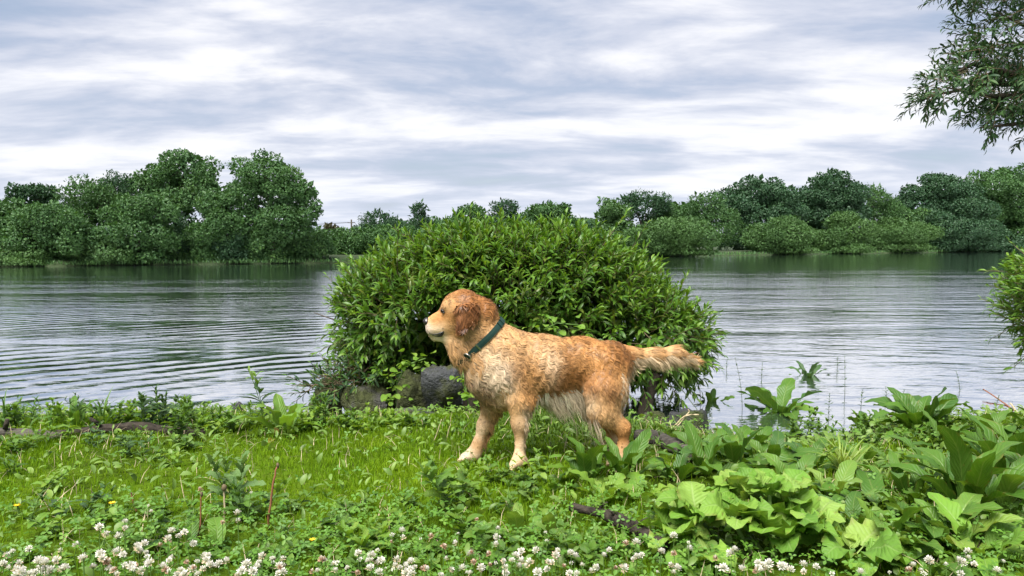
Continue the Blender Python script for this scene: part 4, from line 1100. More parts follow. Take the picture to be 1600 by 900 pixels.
for i, (a, b2, s, n_, leaf, mat, lab) in enumerate([
    (1090, 715, .15, 8, 'dockbroad', 'herb', 'green dock between the plank and the sprawling dark dock'), (1175, 705, .16, 8, 'dockbroad', 'dock', 'dark dock at the waterline before the straight water weed'),
    (1235, 760, .17, 9, 'dockbroad', 'herb', 'bright dock squeezed behind the burdock top'), (1300, 780, .17, 8, 'dockbroad', 'dockl', 'pale dock between burdock and drooping grass'),
    (1345, 730, .15, 8, 'dock', 'herb', 'narrow green dock behind the small pale grass tuft'), (1420, 780, .22, 10, 'dock', 'dock', 'dark long-leaved dock beside the dull spreading leaf'),
    (1480, 700, .18, 9, 'dock', 'dock', 'dark dock just inland of the big water-edge dock'), (1545, 690, .20, 9, 'dock', 'herb', 'green dock inland of the outer waterline stick'),
    (1600, 745, .26, 10, 'dock', 'dock', 'long dark dock crossing behind the outermost dock'), (1480, 850, .20, 10, 'dockbroad', 'dockl', 'pale broad dock between two low bright docks'),
    (1385, 850, .18, 9, 'dockbroad', 'herb', 'green dock tucked against the far end of the burdock'), (1330, 830, .17, 8, 'dockbroad', 'dock', 'dark dock leaves under the far burdock leaves'),
    (1560, 810, .26, 11, 'dock', 'herb', 'green long-leaved dock in front of the tall dark docks'), (1110, 800, .14, 7, 'dockbroad', 'dock', 'dark leaves under the near burdock leaves'),
    (1640, 800, .28, 9, 'dock', 'dock', 'dark dock outside the edge behind the outermost dock')]):
    rosette('dock_plant', lab, 'plant', a, b2, leaf, mat, n_, s, (.2, 1.2), seed=270 + i)
# docks at and in the water
rosette('dock_plant', 'big dark dock with upright leaves at the water edge', 'plant', 1440, 672, 'dockbroad', 'dock', 22, .28, (.1, 1.15), seed=230)
rosette('dock_plant', 'small dark dock leaning out from the big water-edge dock', 'plant', 1355, 668, 'dockbroad', 'dock', 8, .15, (.3, 1.1), seed=231)
for i, (a, b2, s, n_, leaf, mat, lab) in enumerate([(1150, 694, .15, 9, 'dockbroad', 'dock', 'low dock spreading over the shallows by the pale seedling'), (1210, 690, .15, 9, 'dockbroad', 'herb', 'low dock spreading into the shallows below the broad curled dock'), (1292, 676, .15, 9, 'dockbroad', 'dock', 'low dock among nettles at the water'), (1330, 660, .16, 9, 'dockbroad', 'dock', 'low dock lying on the water before the big water-edge dock'),
                                                    (1385, 664, .17, 10, 'dockbroad', 'herb', 'bright low dock leaning on the big water-edge dock'), (1490, 668, .17, 10, 'dock', 'dock', 'narrow low dock beyond the big water-edge dock'), (1545, 664, .16, 9, 'dockbroad', 'dock', 'low dock at the water by the pinkish stick')]):
    rosette('dock_plant', lab, 'plant', a, b2, leaf, mat, n_, s, (.1, .75), seed=300 + i)
b0 = on_level(1222, 640, 0); rosette('water_dock', 'broad curled dock standing in the water', 'plant', 0, 0, 'dockbroad', 'dock', 20, .28, (.1, .95), seed=232, base=b0 - (0, 0, .04), mat2='dockl', frac2=.2)
b0 = on_level(1112, 626, 0); rosette('water_dock', 'few round dock leaves standing in water by the dog tail', 'plant', 0, 0, 'dockbroad', 'dock', 5, .14, (.6, 1.3), seed=233, base=b0 - (0, 0, .03))
b0 = on_level(1262, 586, 0); rosette('water_dock', 'dark narrow dock standing farthest out in the water', 'plant', 0, 0, 'dock', 'herbd', 10, .22, (.15, 1.2), seed=234, base=b0 - (0, 0, .03))
# thin stems in the water
for i, (a, b2, h_px, lab) in enumerate([(1160, 640, 82, 'straight thin water stem before the broad curled dock'), (1190, 590, 30, ''), (1320, 620, 85, 'tall crooked water stem beyond the farthest water dock'), (1308, 580, 25, ''), (1385, 622, 28, ''), (1500, 610, 40, 'branched bare stem alone in the open water'), (1135, 578, 20, ''), (1345, 640, 40, ''), (1410, 628, 26, ''), (1555, 640, 30, ''), (1295, 640, 30, ''), (1205, 655, 26, '')]):
    b0 = on_level(a, b2, 0)
    upright('water_weed', lab or 'short thin leafy stem poking out of the shallow water', 'water weed', 0, 0, h_px * b0[1] / F, 'lance', 'herbd', .035, 7, 1, seed=250 + i, base=b0 - (0, 0, .02), stemmat='darkstem', srad=.0022, lean=.12, group=None if lab else 'short stems in the shallow water')
# ---------------------------------------------------------------- willow bushes and the overhanging willow
WV, WQ, WUV = leaf_arrays(w=0.27, shape='lance', nx=1, ny=5, fold=0.35, droop=0.9)
SV, SQ, SUV = leaf_arrays(w=0.27, shape='lance', nx=1, ny=3, fold=0.35, droop=0.9)
IV, IQ, IUV = leaf_arrays(w=0.30, shape='lance', nx=1, ny=2, fold=0.35, droop=0.9)


def shoots(lobes, n, r, length, per, lsize, dirfun, reject=None, volume=False):
    """leaves set along young shoots that leave the surface of a union of lobes; returns leaf frames, stems"""
    L = np.array(lobes)
    area = L[:, 3] * L[:, 5]
    P, N = [], []
    pick = r.choice(len(L), n * 3, p=area / area.sum())
    d = unit(r.normal(size=(n * 3, 3)))
    rad = r.uniform(0.2, 1.0, n * 3) ** 0.5 if volume else r.uniform(0.80, 1.02, n * 3)
    P = L[pick, :3] + d * L[pick, 3:] * rad[:, None]
    if not volume:
        ins = np.zeros(len(P), bool)
        for q in L: ins |= (((P - q[:3]) / q[3:]) ** 2).sum(1) < 0.60
        P, d = P[~ins], d[~ins]
    if reject is not None:
        k = ~reject(P); P, d = P[k], d[k]
    P, d = P[:n], d[:n]; n = len(P)
    D = unit(dirfun(P, d, r))
    ln = length * r.uniform(0.55, 1.35, n) * np.where((r.random(n) < .05) & (not volume), 1.6, 1.0)          # a few long whips break the outline
    lp, ld, lu, ls, lt, stems = [], [], [], [], [], []
    bend = unit(r.normal(size=(n, 3))) * 0.25
    for i in range(n):
        m = int(per * r.uniform(0.75, 1.25))
        v = (np.arange(m) + 0.6) / m
        pts = P[i] + D[i] * (ln[i] * v)[:, None] + bend[i] * (ln[i] * v * v)[:, None]
        s = unit(np.cross(D[i], [0.1, 0.2, 1])); u = np.cross(s, D[i])
        a = np.arange(m) * 2.4 + r.uniform(0, 6.28)
        out = np.cos(a)[:, None] * s + np.sin(a)[:, None] * u
        spread = (1.0 - 0.65 * v)[:, None]
        dd = unit(D[i] * (0.55 + 0.6 * v)[:, None] + out * spread + np.array([0, 0, -0.12]) + r.normal(size=(m, 3)) * .15)
        lp.append(pts); ld.append(dd); lu.append(np.array([0, 0, 0.9]) - out * 0.3 + D[i] * 0.5 + r.normal(size=(m, 3)) * .2)
        ls.append(lsize * r.uniform(0.7, 1.2, m) * (1 - 0.35 * v * v)); lt.append(v)
        stems.append(np.array([P[i] - D[i] * 0.06, pts[m // 2], pts[-1]]))
    return np.concatenate(lp), np.concatenate(ld), np.concatenate(lu), np.concatenate(ls), np.concatenate(lt), stems


def leafy(root, base, data, mats, r, nparts=300, front=True, tipv=0.72):
    """the leaves that show largest as leaf objects, the rest joined"""
    lp, ld, lu, ls, lt, stems = data
    R = frames(ld, lu)
    tip = lt > tipv
    key = np.linalg.norm(lp - np.array([0, 0, CAMZ]), axis=1)
    q = (800 + F * lp[:, 0] / lp[:, 1])
    key = key + np.where(q > 1600, 50, 0)
    idx = np.argsort(key)[:nparts]
    part = np.zeros(len(lp), bool); part[idx] = True
    var = {}
    for tk in (False, True):
        var[tk] = [mesh_np('leaf', WV, WQ, M[mats[tk]], rnd=np.full(len(WV), j / 6), uv=WUV) for j in range(6)]
    for i in idx:
        link('leaf', var[bool(tip[i])][int(r.integers(6))], root, m4(R[i], ls[i], lp[i] - base))
    for tk in (False, True):
        k = ~part & (tip == tk)
        V, Q, rn = scatter(SV, SQ, lp[k] - base, R[k], ls[k])
        tag(link('foliage' if not tk else 'young_foliage', mesh_np('foliage', V, Q, M[mats[tk]], rnd=rn), root), kind='stuff')
    mb = MB()
    for s in stems: mb.add(*tube(s - base, [.0035, .0028, .0015], 3, False))
    tag(link('shoots', mb.mesh('shoots', M['twig']), root), kind='stuff')


def px_lobes(spec, D):
    k = D / F; out = []
    for (cx, cy, rx, ry, dd, rd) in spec:
        c = at(cx, cy, D + dd)
        out.append((c[0], c[1], c[2], rx * k, rd, ry * k))
    return out


r = np.random.default_rng(31)
BD = 5.65
LB = px_lobes([(815 + (a_ - 815) * .955, 484 + (b_ - 480) * .90, c_ * .955, d_ * .95, e_, f_) for a_, b_, c_, d_, e_, f_ in [(812, 470, 222, 108, 0.05, .85), (652, 482, 112, 92, -.05, .75), (985, 528, 108, 72, -.1, .7), (745, 405, 112, 48, 0, .6), (868, 410, 100, 46, 0, .6),
               (572, 505, 44, 80, -.1, .45), (1062, 535, 42, 55, -.1, .4), (610, 575, 45, 38, -.25, .35), (800, 540, 190, 60, .1, .75), (1040, 580, 40, 35, -.1, .4), (930, 575, 110, 45, 0, .6), (720, 560, 90, 45, .25, .5)]], BD)
cav = at(682, 540, 4.95)
base = on_level(800, 652, 0.05)
bush = empty('willow_bush', base, 'large dome-shaped willow bush on the water edge behind the dog', 'bush')


def rej(P):
    e = (((P - cav) / np.array([.30, .70, .24])) ** 2).sum(1) < 1
    return e | (P[:, 2] < 0.22) | ((P[:, 1] > BD + .35) & (r.random(len(P)) < .6))


dirf = lambda P, d, r: d * 0.85 + np.array([0, 0, .42]) + np.where(P[:, 2:3] < .6, np.array([0, 0, -.6]), 0) + r.normal(size=d.shape) * .28
data = shoots(LB, 1750, r, .165, 12, .094, dirf, rej)
leafy(bush, base, data, {False: 'willow', True: 'willow_tip'}, r)
# inner leaves, older and sparse, so that no daylight comes through the middle
LI = [(a, b, c, d * .72, e * .72, f * .72) for a, b, c, d, e, f in LB]
di = shoots(LI, 1500, r, .16, 8, .12, dirf, lambda P: (P[:, 2] < .2) | ((((P - cav) / np.array([.26, .5, .2])) ** 2).sum(1) < 1))
dj = shoots([(a, b, c, d * .42, e * .42, f * .42) for a, b, c, d, e, f in LB], 1100, r, .18, 8, .18, dirf, lambda P: P[:, 2] < .25)
di = [np.concatenate([p, q]) for p, q in zip(di[:4], dj[:4])]
V, Q, rn = scatter(IV, IQ, di[0] - base, frames(di[1], di[2]), di[3])
tag(link('inner_foliage', mesh_np('inner_foliage', V, Q, M['willow'], rnd=rn), bush), kind='stuff')
# stems
for (a, b2, dpt, rd_, tops) in [(735, 650, 5.1, .055, [(700, 480), (760, 440), (650, 500)]), (1000, 655, 5.0, .045, [(960, 480), (1020, 500), (900, 450)]), (613, 645, 5.15, .035, [(600, 500), (570, 500)]), (850, 650, 5.3, .045, [(820, 440), (880, 470), (780, 500)]), (690, 640, 5.25, .03, [(660, 470)])]:
    b0 = at(a, b2, dpt)
    mb = MB()
    fork = b0 + np.array([r.normal(0, .05), .05, .30])
    mb.add(*tube(np.array([b0 - (0, 0, .12), b0 + (fork - b0) * .5 + r.normal(size=3) * .02, fork]), [rd_ * 1.2, rd_, rd_ * .8], 9))
    for (tx, ty) in tops:
        tp = at(tx, ty, BD + r.uniform(-.3, .3))
        mid = (fork + tp) / 2 + r.normal(size=3) * .06
        mb.add(*tube(np.array([fork - (0, 0, .03), mid, tp]), [rd_ * .6, rd_ * .4, rd_ * .15], 7))
        for _ in range(3):
            e = mid + (tp - mid) * r.random() + r.normal(size=3) * np.array([.3, .3, .2])
            mb.add(*tube(np.array([mid, (mid + e) / 2 + (0, 0, .04), e]), [rd_ * .3, rd_ * .2, rd_ * .08], 5))
    mb.V = [v - base for v in mb.V]
    link('stem', mb.mesh('stem', M['bark']), bush)
# low trailing willow growth over the dark mossy stone
b1 = at(560, 640, 4.98)
tw = empty('trailing_willow', b1, 'dark trailing willow growth hanging over the mossy stones', 'bush')
LT = px_lobes([(560, 590, 62, 26, 0, .22), (520, 602, 40, 18, -.05, .18), (598, 600, 28, 30, 0, .2)], 5.05)
data = shoots(LT, 150, r, .12, 8, .065, lambda P, d, r: d * .6 + np.array([-.5, -.1, .15]) + r.normal(size=d.shape) * .35, None, True)
leafy(tw, b1, data, {False: 'willow_high', True: 'willow'}, r, 120)
# willow bush at the right edge
b2 = np.array(on_level(1700, 640, 0.02))
rb = empty('willow_bush', b2, 'yellow green willow bush cut off by the edge, leaning over the water', 'bush')
LR = px_lobes([(1722, 450, 125, 66, 0, .6), (1690, 492, 88, 68, 0, .5), (1762, 510, 130, 80, .1, .6)], 5.5)
data = shoots(LR, 900, r, .15, 11, .09, lambda P, d, r: d * .75 + np.array([0, 0, .5]) + np.where(P[:, 2:3] < .55, np.array([0, 0, -.8]), 0) + r.normal(size=d.shape) * .3, lambda P: P[:, 2] < .2)
leafy(rb, b2, data, {False: 'willow', True: 'willow_tip'}, r, 260)
mb = MB()
for tx, ty in [(1640, 470), (1700, 430), (1760, 470)]:
    tp = at(tx, ty, 5.5)
    mb.add(*tube(np.array([b2 - (0, 0, .2), (b2 + tp) / 2 + (.05, 0, .1), tp]) - b2, [.045, .03, .01], 8))
link('stem', mb.mesh('stem', M['bark']), rb)

# the willow whose branches hang into the picture; its trunk stands on the bank outside the frame
b3 = np.array([7.3, 7.0, float(ground_z(7.3, 7.0))])
wt = empty('willow_tree', b3, 'willow tree branches with narrow dark leaves hanging down against the sky', 'tree')
WD = 7.0
LW = px_lobes([(a_ + 14, *o_) for a_, *o_ in [(1590, 40, 85, 75, 0, .9), (1640, 130, 90, 85, .1, .9), (1545, 110, 55, 40, -.1, .5), (1480, 138, 52, 30, -.2, .4), (1445, 150, 28, 16, -.2, .25), (1545, 165, 40, 24, -.1, .4), (1590, 170, 50, 22, 0, .4), (1510, 85, 40, 22, 0, .4),
               (1530, 190, 10, 12, -.1, .15), (1750, 60, 150, 150, .2, 1.1), (1700, -110, 200, 120, .2, 1.3), (1560, -60, 90, 70, .1, .8)]], WD)
data = shoots(LW, 1300, r, .20, 11, .092, lambda P, d, r: d * .35 + np.array([-.65, -.1, -.35]) + r.normal(size=d.shape) * .4, lambda P: (800 + F * P[:, 0] / P[:, 1] > 1690) & (r.random(len(P)) < .8), True)
leafy(wt, b3, data, {False: 'willow_high', True: 'willow_high'}, r, 300)
mb = MB()
top = b3 + np.array([.25, .1, 2.6])
mb.add(*tube(np.array([b3 - (0, 0, .3), b3 + (.1, 0, .9), b3 + (.05, .1, 1.8), top]) - b3, [.24, .2, .17, .12], 12))
link('trunk', mb.mesh('trunk', M['bark']), wt)
for pts in [[(1560, 130), (1440, 152)], [(1600, 120), (1520, 100), (1480, 120)], [(1640, 60), (1560, 20)], [(1620, 190), (1530, 200)], [(1680, -40), (1560, -80)], [(1640, 150), (1545, 150), (1470, 135)], [(1740, -120), (1700, -200)]]:
    W = [top - b3 - (0, 0, .5 * random.random())]
    for (a, c) in pts: W.append(at(a, c, WD + random.uniform(-.15, .15)) - b3)
    mb = MB(); mb.add(*tube(np.array(W), np.linspace(.05, .006, len(W)), 7)); link('branch', mb.mesh('branch', M['bark']), wt)
# ---------------------------------------------------------------- the dog: one continuous body grown from a blended distance field, fur locks on it
DOG_YAW = math.radians(9)
DOG0 = on_ground(812, 733)
DOG0[1] += 0.09
DOG0[2] = 0.198
CR, SR = math.cos(DOG_YAW), math.sin(DOG_YAW)


def dl(px, py, lat=0.0):
    """dog-local point (x to the tail, y away from the camera side, z up) seen at (px, py) on the plane y = lat"""
    o = np.array([0, 0, CAMZ]) - DOG0; d = ray(px, py)
    rot = lambda v: np.array([v[0] * CR + v[1] * SR, -v[0] * SR + v[1] * CR, v[2]])
    o, d = rot(o), rot(d)
    t = (lat - o[1]) / d[1]
    return o + d * t


GOLD, TAN, CREAM, RUST, PALE, BROWN = (.46, .228, .076), (.54, .320, .145), (.62, .46, .29), (.165, .062, .022), (.70, .57, .41), (.265, .110, .034)
PR = []     # a, b, ra, rb, lateral squash, flow, fur length, colour


def cap(a, b, ra, rb, sy=1.0, flow=(1, 0, -.5), ln=.03, col=GOLD, lift=.35):
    PR.append((np.array(a), np.array(b), ra, rb, sy, unit(np.array(flow, float)), ln, np.array(col), lift))


# trunk
cap(dl(782, 574), dl(838, 574), .158, .142, .74, (1, 0, -.45), .044, TAN)
cap(dl(838, 574), dl(905, 570), .136, .115, .76, (1, 0, -.35), .044, GOLD)
cap(dl(905, 568), dl(950, 572), .112, .105, .80, (1, 0, -.45), .044, GOLD)
cap(dl(764, 583), dl(777, 608), .072, .080, .92, (.25, 0, -1), .046, TAN)
cap(dl(855, 612), dl(905, 604), .050, .046, 1.2, (.8, 0, -.8), .035, TAN)
# neck
cap(dl(788, 550), dl(745, 513), .110, .077, .86, (.75, 0, -.7), .046, TAN)
cap(dl(768, 574), dl(727, 540), .075, .058, .95, (.3, 0, -1), .042, TAN)
cap(dl(797, 536), dl(772, 516), .040, .036, .9, (1, 0, -.45), .03, GOLD)
# head
cap(dl(727, 488), dl(748, 491), .088, .076, .84, (1, 0, -.35), .034, GOLD)
cap(dl(714, 482), dl(722, 480), .066, .070, .92, (1, 0, .0), .020, GOLD, .3)
cap(dl(722, 510), dl(737, 518), .066, .070, .88, (.7, 0, -.8), .036, TAN)
cap(dl(704, 500), dl(684, 503.5), .051, .039, .80, (1, 0, -.1), .012, TAN, .25)
cap(dl(684, 504), dl(675.5, 506), .039, .031, .86, (1, 0, .0), .005, TAN, .1)
cap(dl(700, 511, -.018), dl(674.5, 515, -.014), .031, .025, .75, (1, 0, -.5), .008, CREAM, .2)
cap(dl(700, 511, .018), dl(674.5, 515, .014), .031, .025, .75, (1, 0, -.5), .008, CREAM, .2)
cap(dl(712, 525), dl(678.5, 528.5), .032, .0125, .85, (1, 0, -.3), .010, CREAM, .2)
cap(dl(710, 538), dl(722, 553), .036, .044, .9, (.3, 0, -1), .036, TAN)
HEAD_N = len(PR)
# brow ridges
for s in (-1, 1): cap(dl(695.5, 481, s * .030), dl(703, 476, s * .034), .020, .020, 1, (1, 0, .2), .008, TAN, .2)
# front legs: near (camera side), far
cap(dl(795, 588, -.075), dl(816, 626, -.082), .078, .056, .72, (.35, 0, -1), .028, GOLD)
cap(dl(808, 626, -.09), dl(811, 662, -.092), .039, .029, .88, (.25, 0, -1), .014, TAN, .30)
cap(dl(811, 662, -.092), dl(812, 694, -.092), .027, .0190, .95, (.2, 0, -1), .011, TAN, .30)
cap(dl(812, 694, -.092), dl(811, 718, -.094), .0205, .0215, .95, (.1, 0, -1), .010, TAN, .2)
cap(dl(811, 720, -.094), dl(803, 728, -.096), .026, .022, 1.05, (-.7, 0, -.7), .007, CREAM, .15)
for q in (-.024, -.008, .008, .024): cap(dl(804, 727, -.095 + q), dl(797.5 + abs(q) * 60, 732, -.096 + q * 1.15), .0125, .0105, .95, (-1, 0, -.4), .006, CREAM, .15)
cap(dl(762, 596, .075), dl(770, 630, .085), .072, .052, .75, (.3, 0, -1), .028, TAN)
cap(dl(768, 632, .09), dl(757, 664, .092), .039, .029, .88, (.1, 0, -1), .014, TAN, .30)
cap(dl(757, 664, .092), dl(747, 694, .092), .028, .0205, .95, (-.1, 0, -1), .011, TAN, .30)
cap(dl(747, 694, .092), dl(741, 708, .092), .0215, .0235, .95, (-.3, 0, -1), .010, TAN, .2)
cap(dl(741, 710, .092), dl(727, 716, .094), .030, .025, 1.05, (-1, 0, -.5), .007, CREAM, .15)
for q in (-.024, -.008, .008, .024): cap(dl(728, 715, .094 + q), dl(717 + abs(q) * 90, 719.5, .096 + q * 1.15), .013, .0105, .95, (-1, 0, -.3), .006, CREAM, .15)
# hind legs: near, far
cap(dl(947, 572, -.05), dl(947, 612, -.085), .098, .088, .62, (.35, 0, -1), .030, GOLD)
cap(dl(947, 612, -.085), dl(941, 640, -.095), .086, .066, .68, (.3, 0, -1), .028, TAN)
cap(dl(944, 640, -.095), dl(971, 668, -.10), .056, .031, .80, (.5, 0, -1), .016, GOLD, .25)
cap(dl(975, 667, -.10), dl(974, 700, -.102), .026, .0205, .9, (.1, 0, -1), .014, GOLD, .25)
cap(dl(974, 702, -.102), dl(968, 715, -.104), .028, .028, .95, (-.3, 0, -1), .010, TAN, .2)
cap(dl(969, 717, -.104), dl(957, 722, -.106), .029, .024, 1.05, (-1, 0, -.4), .007, CREAM, .15)
for q in (-.024, -.008, .008, .024): cap(dl(958, 721, -.105 + q), dl(950 + abs(q) * 80, 725, -.106 + q * 1.1), .0125, .0105, .95, (-1, 0, -.3), .006, CREAM, .15)
cap(dl(942, 575, .05), dl(936, 612, .085), .095, .080, .62, (.35, 0, -1), .030, GOLD)
cap(dl(936, 612, .085), dl(928, 638, .095), .080, .060, .68, (.3, 0, -1), .028, TAN)
cap(dl(930, 638, .095), dl(955, 664, .10), .056, .034, .80, (.5, 0, -1), .016, GOLD, .25)
cap(dl(958, 663, .10), dl(957, 690, .102), .028, .0235, .9, (.1, 0, -1), .014, GOLD, .25)
cap(dl(957, 692, .102), dl(950, 703, .104), .028, .027, .95, (-.3, 0, -1), .010, TAN, .2)
cap(dl(951, 704, .104), dl(939, 709, .106), .029, .024, 1.05, (-1, 0, -.4), .007, CREAM, .15)
for q in (-.024, -.008, .008, .024): cap(dl(940, 708, .105 + q), dl(932 + abs(q) * 80, 712, .106 + q * 1.1), .0125, .0105, .95, (-1, 0, -.3), .006, CREAM, .15)
# tail
tl = lambda a, b: unit(np.array(b) - np.array(a))
TP = [dl(955, 553), dl(985, 556), dl(1020, 556), dl(1052, 553), dl(1080, 561)]
TR = [.050, .036, .031, .030, .020]
for i in range(4):
    f = tl(TP[i], TP[i + 1]) + np.array([0, 0, -.25])
    cap(TP[i], TP[i + 1], TR[i], TR[i + 1], .9, f, .030, GOLD if i < 1 else TAN, .09)
# ears: flat hanging flaps
for s in (-1, 1):
    cap(dl(738, 484, s * .076), dl(722, 487, s * .086), .032, .032, .26, (.0, 0, -1), .026, (.235, .100, .036), .3)
    cap(dl(730, 492, s * .090), dl(719, 511, s * .098), .046, .019, .20, (-.1, 0, -1), .028, RUST, .3)
EAR_N = len(PR) - 4


def prim_d(P, pr):
    a, b, ra, rb, sy = pr[0].copy(), pr[1].copy(), pr[2], pr[3], pr[4]
    ym = a[1]
    Q = P - a; ab = b - a
    Q = Q * np.array([1, 1 / sy, 1]); ab = ab * np.array([1, 1 / sy, 1])
    t = np.clip((Q @ ab) / max(ab @ ab, 1e-9), 0, 1)
    d = np.linalg.norm(Q - t[..., None] * ab, axis=-1) - (ra + (rb - ra) * t)
    return d * (0.5 + 0.5 * sy)


def kblend(i, pr):
    if i >= EAR_N or pr[2] < 0.021: return 0.006
    return 0.012 if 12 <= i <= 14 else 0.030


def dog_sdf(P):
    d = np.full(P.shape[:-1], 1.0)
    for i, pr in enumerate(PR):
        k = kblend(i, pr)
        e = prim_d(P, pr)
        h = np.clip(0.5 + 0.5 * (d - e) / k, 0, 1)
        d = d + (e - d) * h - k * h * (1 - h)
    return d


def dog_grid(lo, step, n):
    """the same field on a grid, each part only evaluated near itself"""
    D = np.full(n, 1.0)
    ax = [lo[i] + step * np.arange(n[i]) for i in range(3)]
    for i, pr in enumerate(PR):
        R_ = max(pr[2], pr[3]) + .075
        a = np.maximum(((np.minimum(pr[0], pr[1]) - R_ - lo) / step).astype(int), 0); b = np.minimum(((np.maximum(pr[0], pr[1]) + R_ - lo) / step).astype(int) + 2, n)
        sl = tuple(slice(p, q) for p, q in zip(a, b))
        g = np.stack(np.meshgrid(*[ax[j][sl[j]] for j in range(3)], indexing='ij'), -1)
        k = kblend(i, pr)
        e = prim_d(g, pr); d = D[sl]
        h = np.clip(0.5 + 0.5 * (d - e) / k, 0, 1)
        D[sl] = d + (e - d) * h - k * h * (1 - h)
    return D


def surface_nets(lo, hi, step):
    n = np.ceil((hi - lo) / step).astype(int) + 1
    D = dog_grid(lo, step, n).astype(np.float32)
    c = np.stack([D[i:n[0] - 1 + i, j:n[1] - 1 + j, k:n[2] - 1 + k] for i in (0, 1) for j in (0, 1) for k in (0, 1)], -1)
    ins = c < 0
    act = ins.any(-1) & ~ins.all(-1)
    idx = np.full(act.shape, -1); A = np.argwhere(act); idx[act] = np.arange(len(A))
    cc = c[act]; off = np.array([(i, j, k) for i in (0, 1) for j in (0, 1) for k in (0, 1)], float)
    acc = np.zeros((len(A), 3)); cnt = np.zeros(len(A))
    for p in range(8):
        for q in range(p + 1, 8):
            if np.abs(off[p] - off[q]).sum() != 1: continue
            m_ = (cc[:, p] < 0) != (cc[:, q] < 0)
            t = cc[:, p] / np.where(m_, cc[:, p] - cc[:, q], 1)
            acc[m_] += (off[p] + t[:, None] * (off[q] - off[p]))[m_]; cnt[m_] += 1
    V = lo + step * (A + acc / cnt[:, None])
    Q = []
    for ax in range(3):
        u, v = (ax + 1) % 3, (ax + 2) % 3
        s0 = [slice(1, n[i] - 1) for i in range(3)]; s0[ax] = slice(0, n[ax] - 1)
        s1 = list(s0); s1[ax] = slice(1, n[ax])
        a, b = D[tuple(s0)] < 0, D[tuple(s1)] < 0
        E = np.argwhere(a != b); fl = a[a != b]
        o = np.array([1, 1, 1]); o[ax] = 0
        E = E + o
        def cell(du, dv):
            e = E.copy(); e[:, u] += du; e[:, v] += dv
            return idx[e[:, 0], e[:, 1], e[:, 2]]
        q = np.stack([cell(-1, -1), cell(0, -1), cell(0, 0), cell(-1, 0)], -1)
        q[~fl] = q[~fl][:, ::-1]
        Q.append(q)
    Q = np.concatenate(Q)
    return V, Q[(Q >= 0).all(1)]


pts = np.concatenate([[p[0], p[1]] for p in PR])
V, Q = surface_nets(pts.min(0) - .19, pts.max(0) + .19, 0.0072)
V[:, 2] = np.maximum(V[:, 2], -0.004)
RLAM = .026


def ridge_phase(P, fl):
    return 6.28 * (P @ np.array([.93, .12, -.36])) / RLAM + 3.2 * snoise(P, 8, 3, 2) + 2.4 * snoise(P, 26, 1, 2)


def dog_normal(P, e=.004):
    return unit(np.stack([dog_sdf(P + v) - dog_sdf(P - v) for v in np.eye(3) * e], -1))


# colour patches of the coat (photo position, radius in px, colour, strength)
BL = [(762, 588, 26, PALE, 1.6), (752, 560, 20, CREAM, 1.0), (842, 556, 15, PALE, .8), (846, 585, 12, CREAM, .6), (818, 572, 24, GOLD, 1.2), (828, 545, 20, TAN, .7), (745, 600, 16, BROWN, .9), (752, 615, 14, BROWN, .7),
      (780, 615, 20, TAN, .8), (872, 592, 22, BROWN, 1.3), (900, 590, 20, BROWN, 1.2), (860, 605, 18, BROWN, .9), (925, 556, 24, GOLD, 1.3), (893, 538, 26, GOLD, 1.3), (905, 534, 12, BROWN, .8), (875, 548, 12, BROWN, .7), (930, 570, 14, BROWN, .8), (950, 545, 20, BROWN, .8), (855, 535, 20, TAN, .6),
      (975, 552, 14, BROWN, .7), (960, 610, 18, TAN, 1.0), (975, 625, 14, CREAM, 1.0), (940, 600, 16, BROWN, .7), (940, 640, 20, TAN, 1.2), (965, 652, 16, GOLD, .8), (978, 672, 12, BROWN, 1.1), (962, 668, 10, BROWN, .8), (974, 695, 12, CREAM, .7),
      (870, 622, 16, CREAM, 1.2), (900, 620, 18, CREAM, 1.4), (1035, 545, 20, GOLD, .9), (1070, 552, 18, TAN, 1.0), (1040, 572, 22, CREAM, 1.3), (1000, 575, 20, CREAM, 1.0), (1000, 550, 14, GOLD, .9), (1085, 570, 10, CREAM, .8),
      (735, 462, 17, BROWN, 1.0), (752, 470, 14, BROWN, 1.1), (757, 485, 12, BROWN, .7), (720, 462, 12, BROWN, .8), (706, 500, 8, BROWN, .6), (700, 478, 9, TAN, .8), (688, 492, 7, (.48, .22, .07), 1.5), (679, 496, 6, (.48, .22, .07), 1.5), (703, 494, 9, GOLD, .9), (700, 508, 9, TAN, 1.0), (705, 518, 8, GOLD, .7), (677, 503, 6, TAN, .9), (672, 513, 6, CREAM, 1.5), (682, 515, 7, CREAM, 1.2), (684, 529, 8, PALE, 1.5), (668, 510, 4, (.34, .30, .28), 1.6), (671, 517, 5, (.46, .40, .35), 1.6), (690, 484, 4, (.22, .12, .06), .8), (708, 490, 5, BROWN, 1.0), (708, 505, 5, BROWN, .9), (711, 515, 5, BROWN, .7),
      (712, 545, 12, TAN, .9), (735, 525, 14, TAN, .9), (750, 515, 14, TAN, .8), (745, 545, 12, TAN, .6), (770, 525, 14, TAN, .8), (795, 520, 16, TAN, .8),
      (808, 650, 14, (.56, .37, .20), 1.2), (811, 690, 16, CREAM, 1.1), (812, 710, 12, (.54, .36, .20), .8), (806, 726, 10, PALE, 1), (750, 680, 14, CREAM, 1.1), (727, 716, 12, PALE, 1.2), (757, 655, 14, (.56, .37, .20), 1.1), (748, 700, 8, TAN, .8), (815, 630, 9, CREAM, .6), (822, 640, 8, PALE, .8)]
BLc = np.array([dl(a, b) for a, b, *_ in BL]); BLr = np.array([c / 358 for _, _, c, _, _ in BL]); BLk = np.array([c for *_, c, _ in BL]); BLw = np.array([c for *_, c in BL])


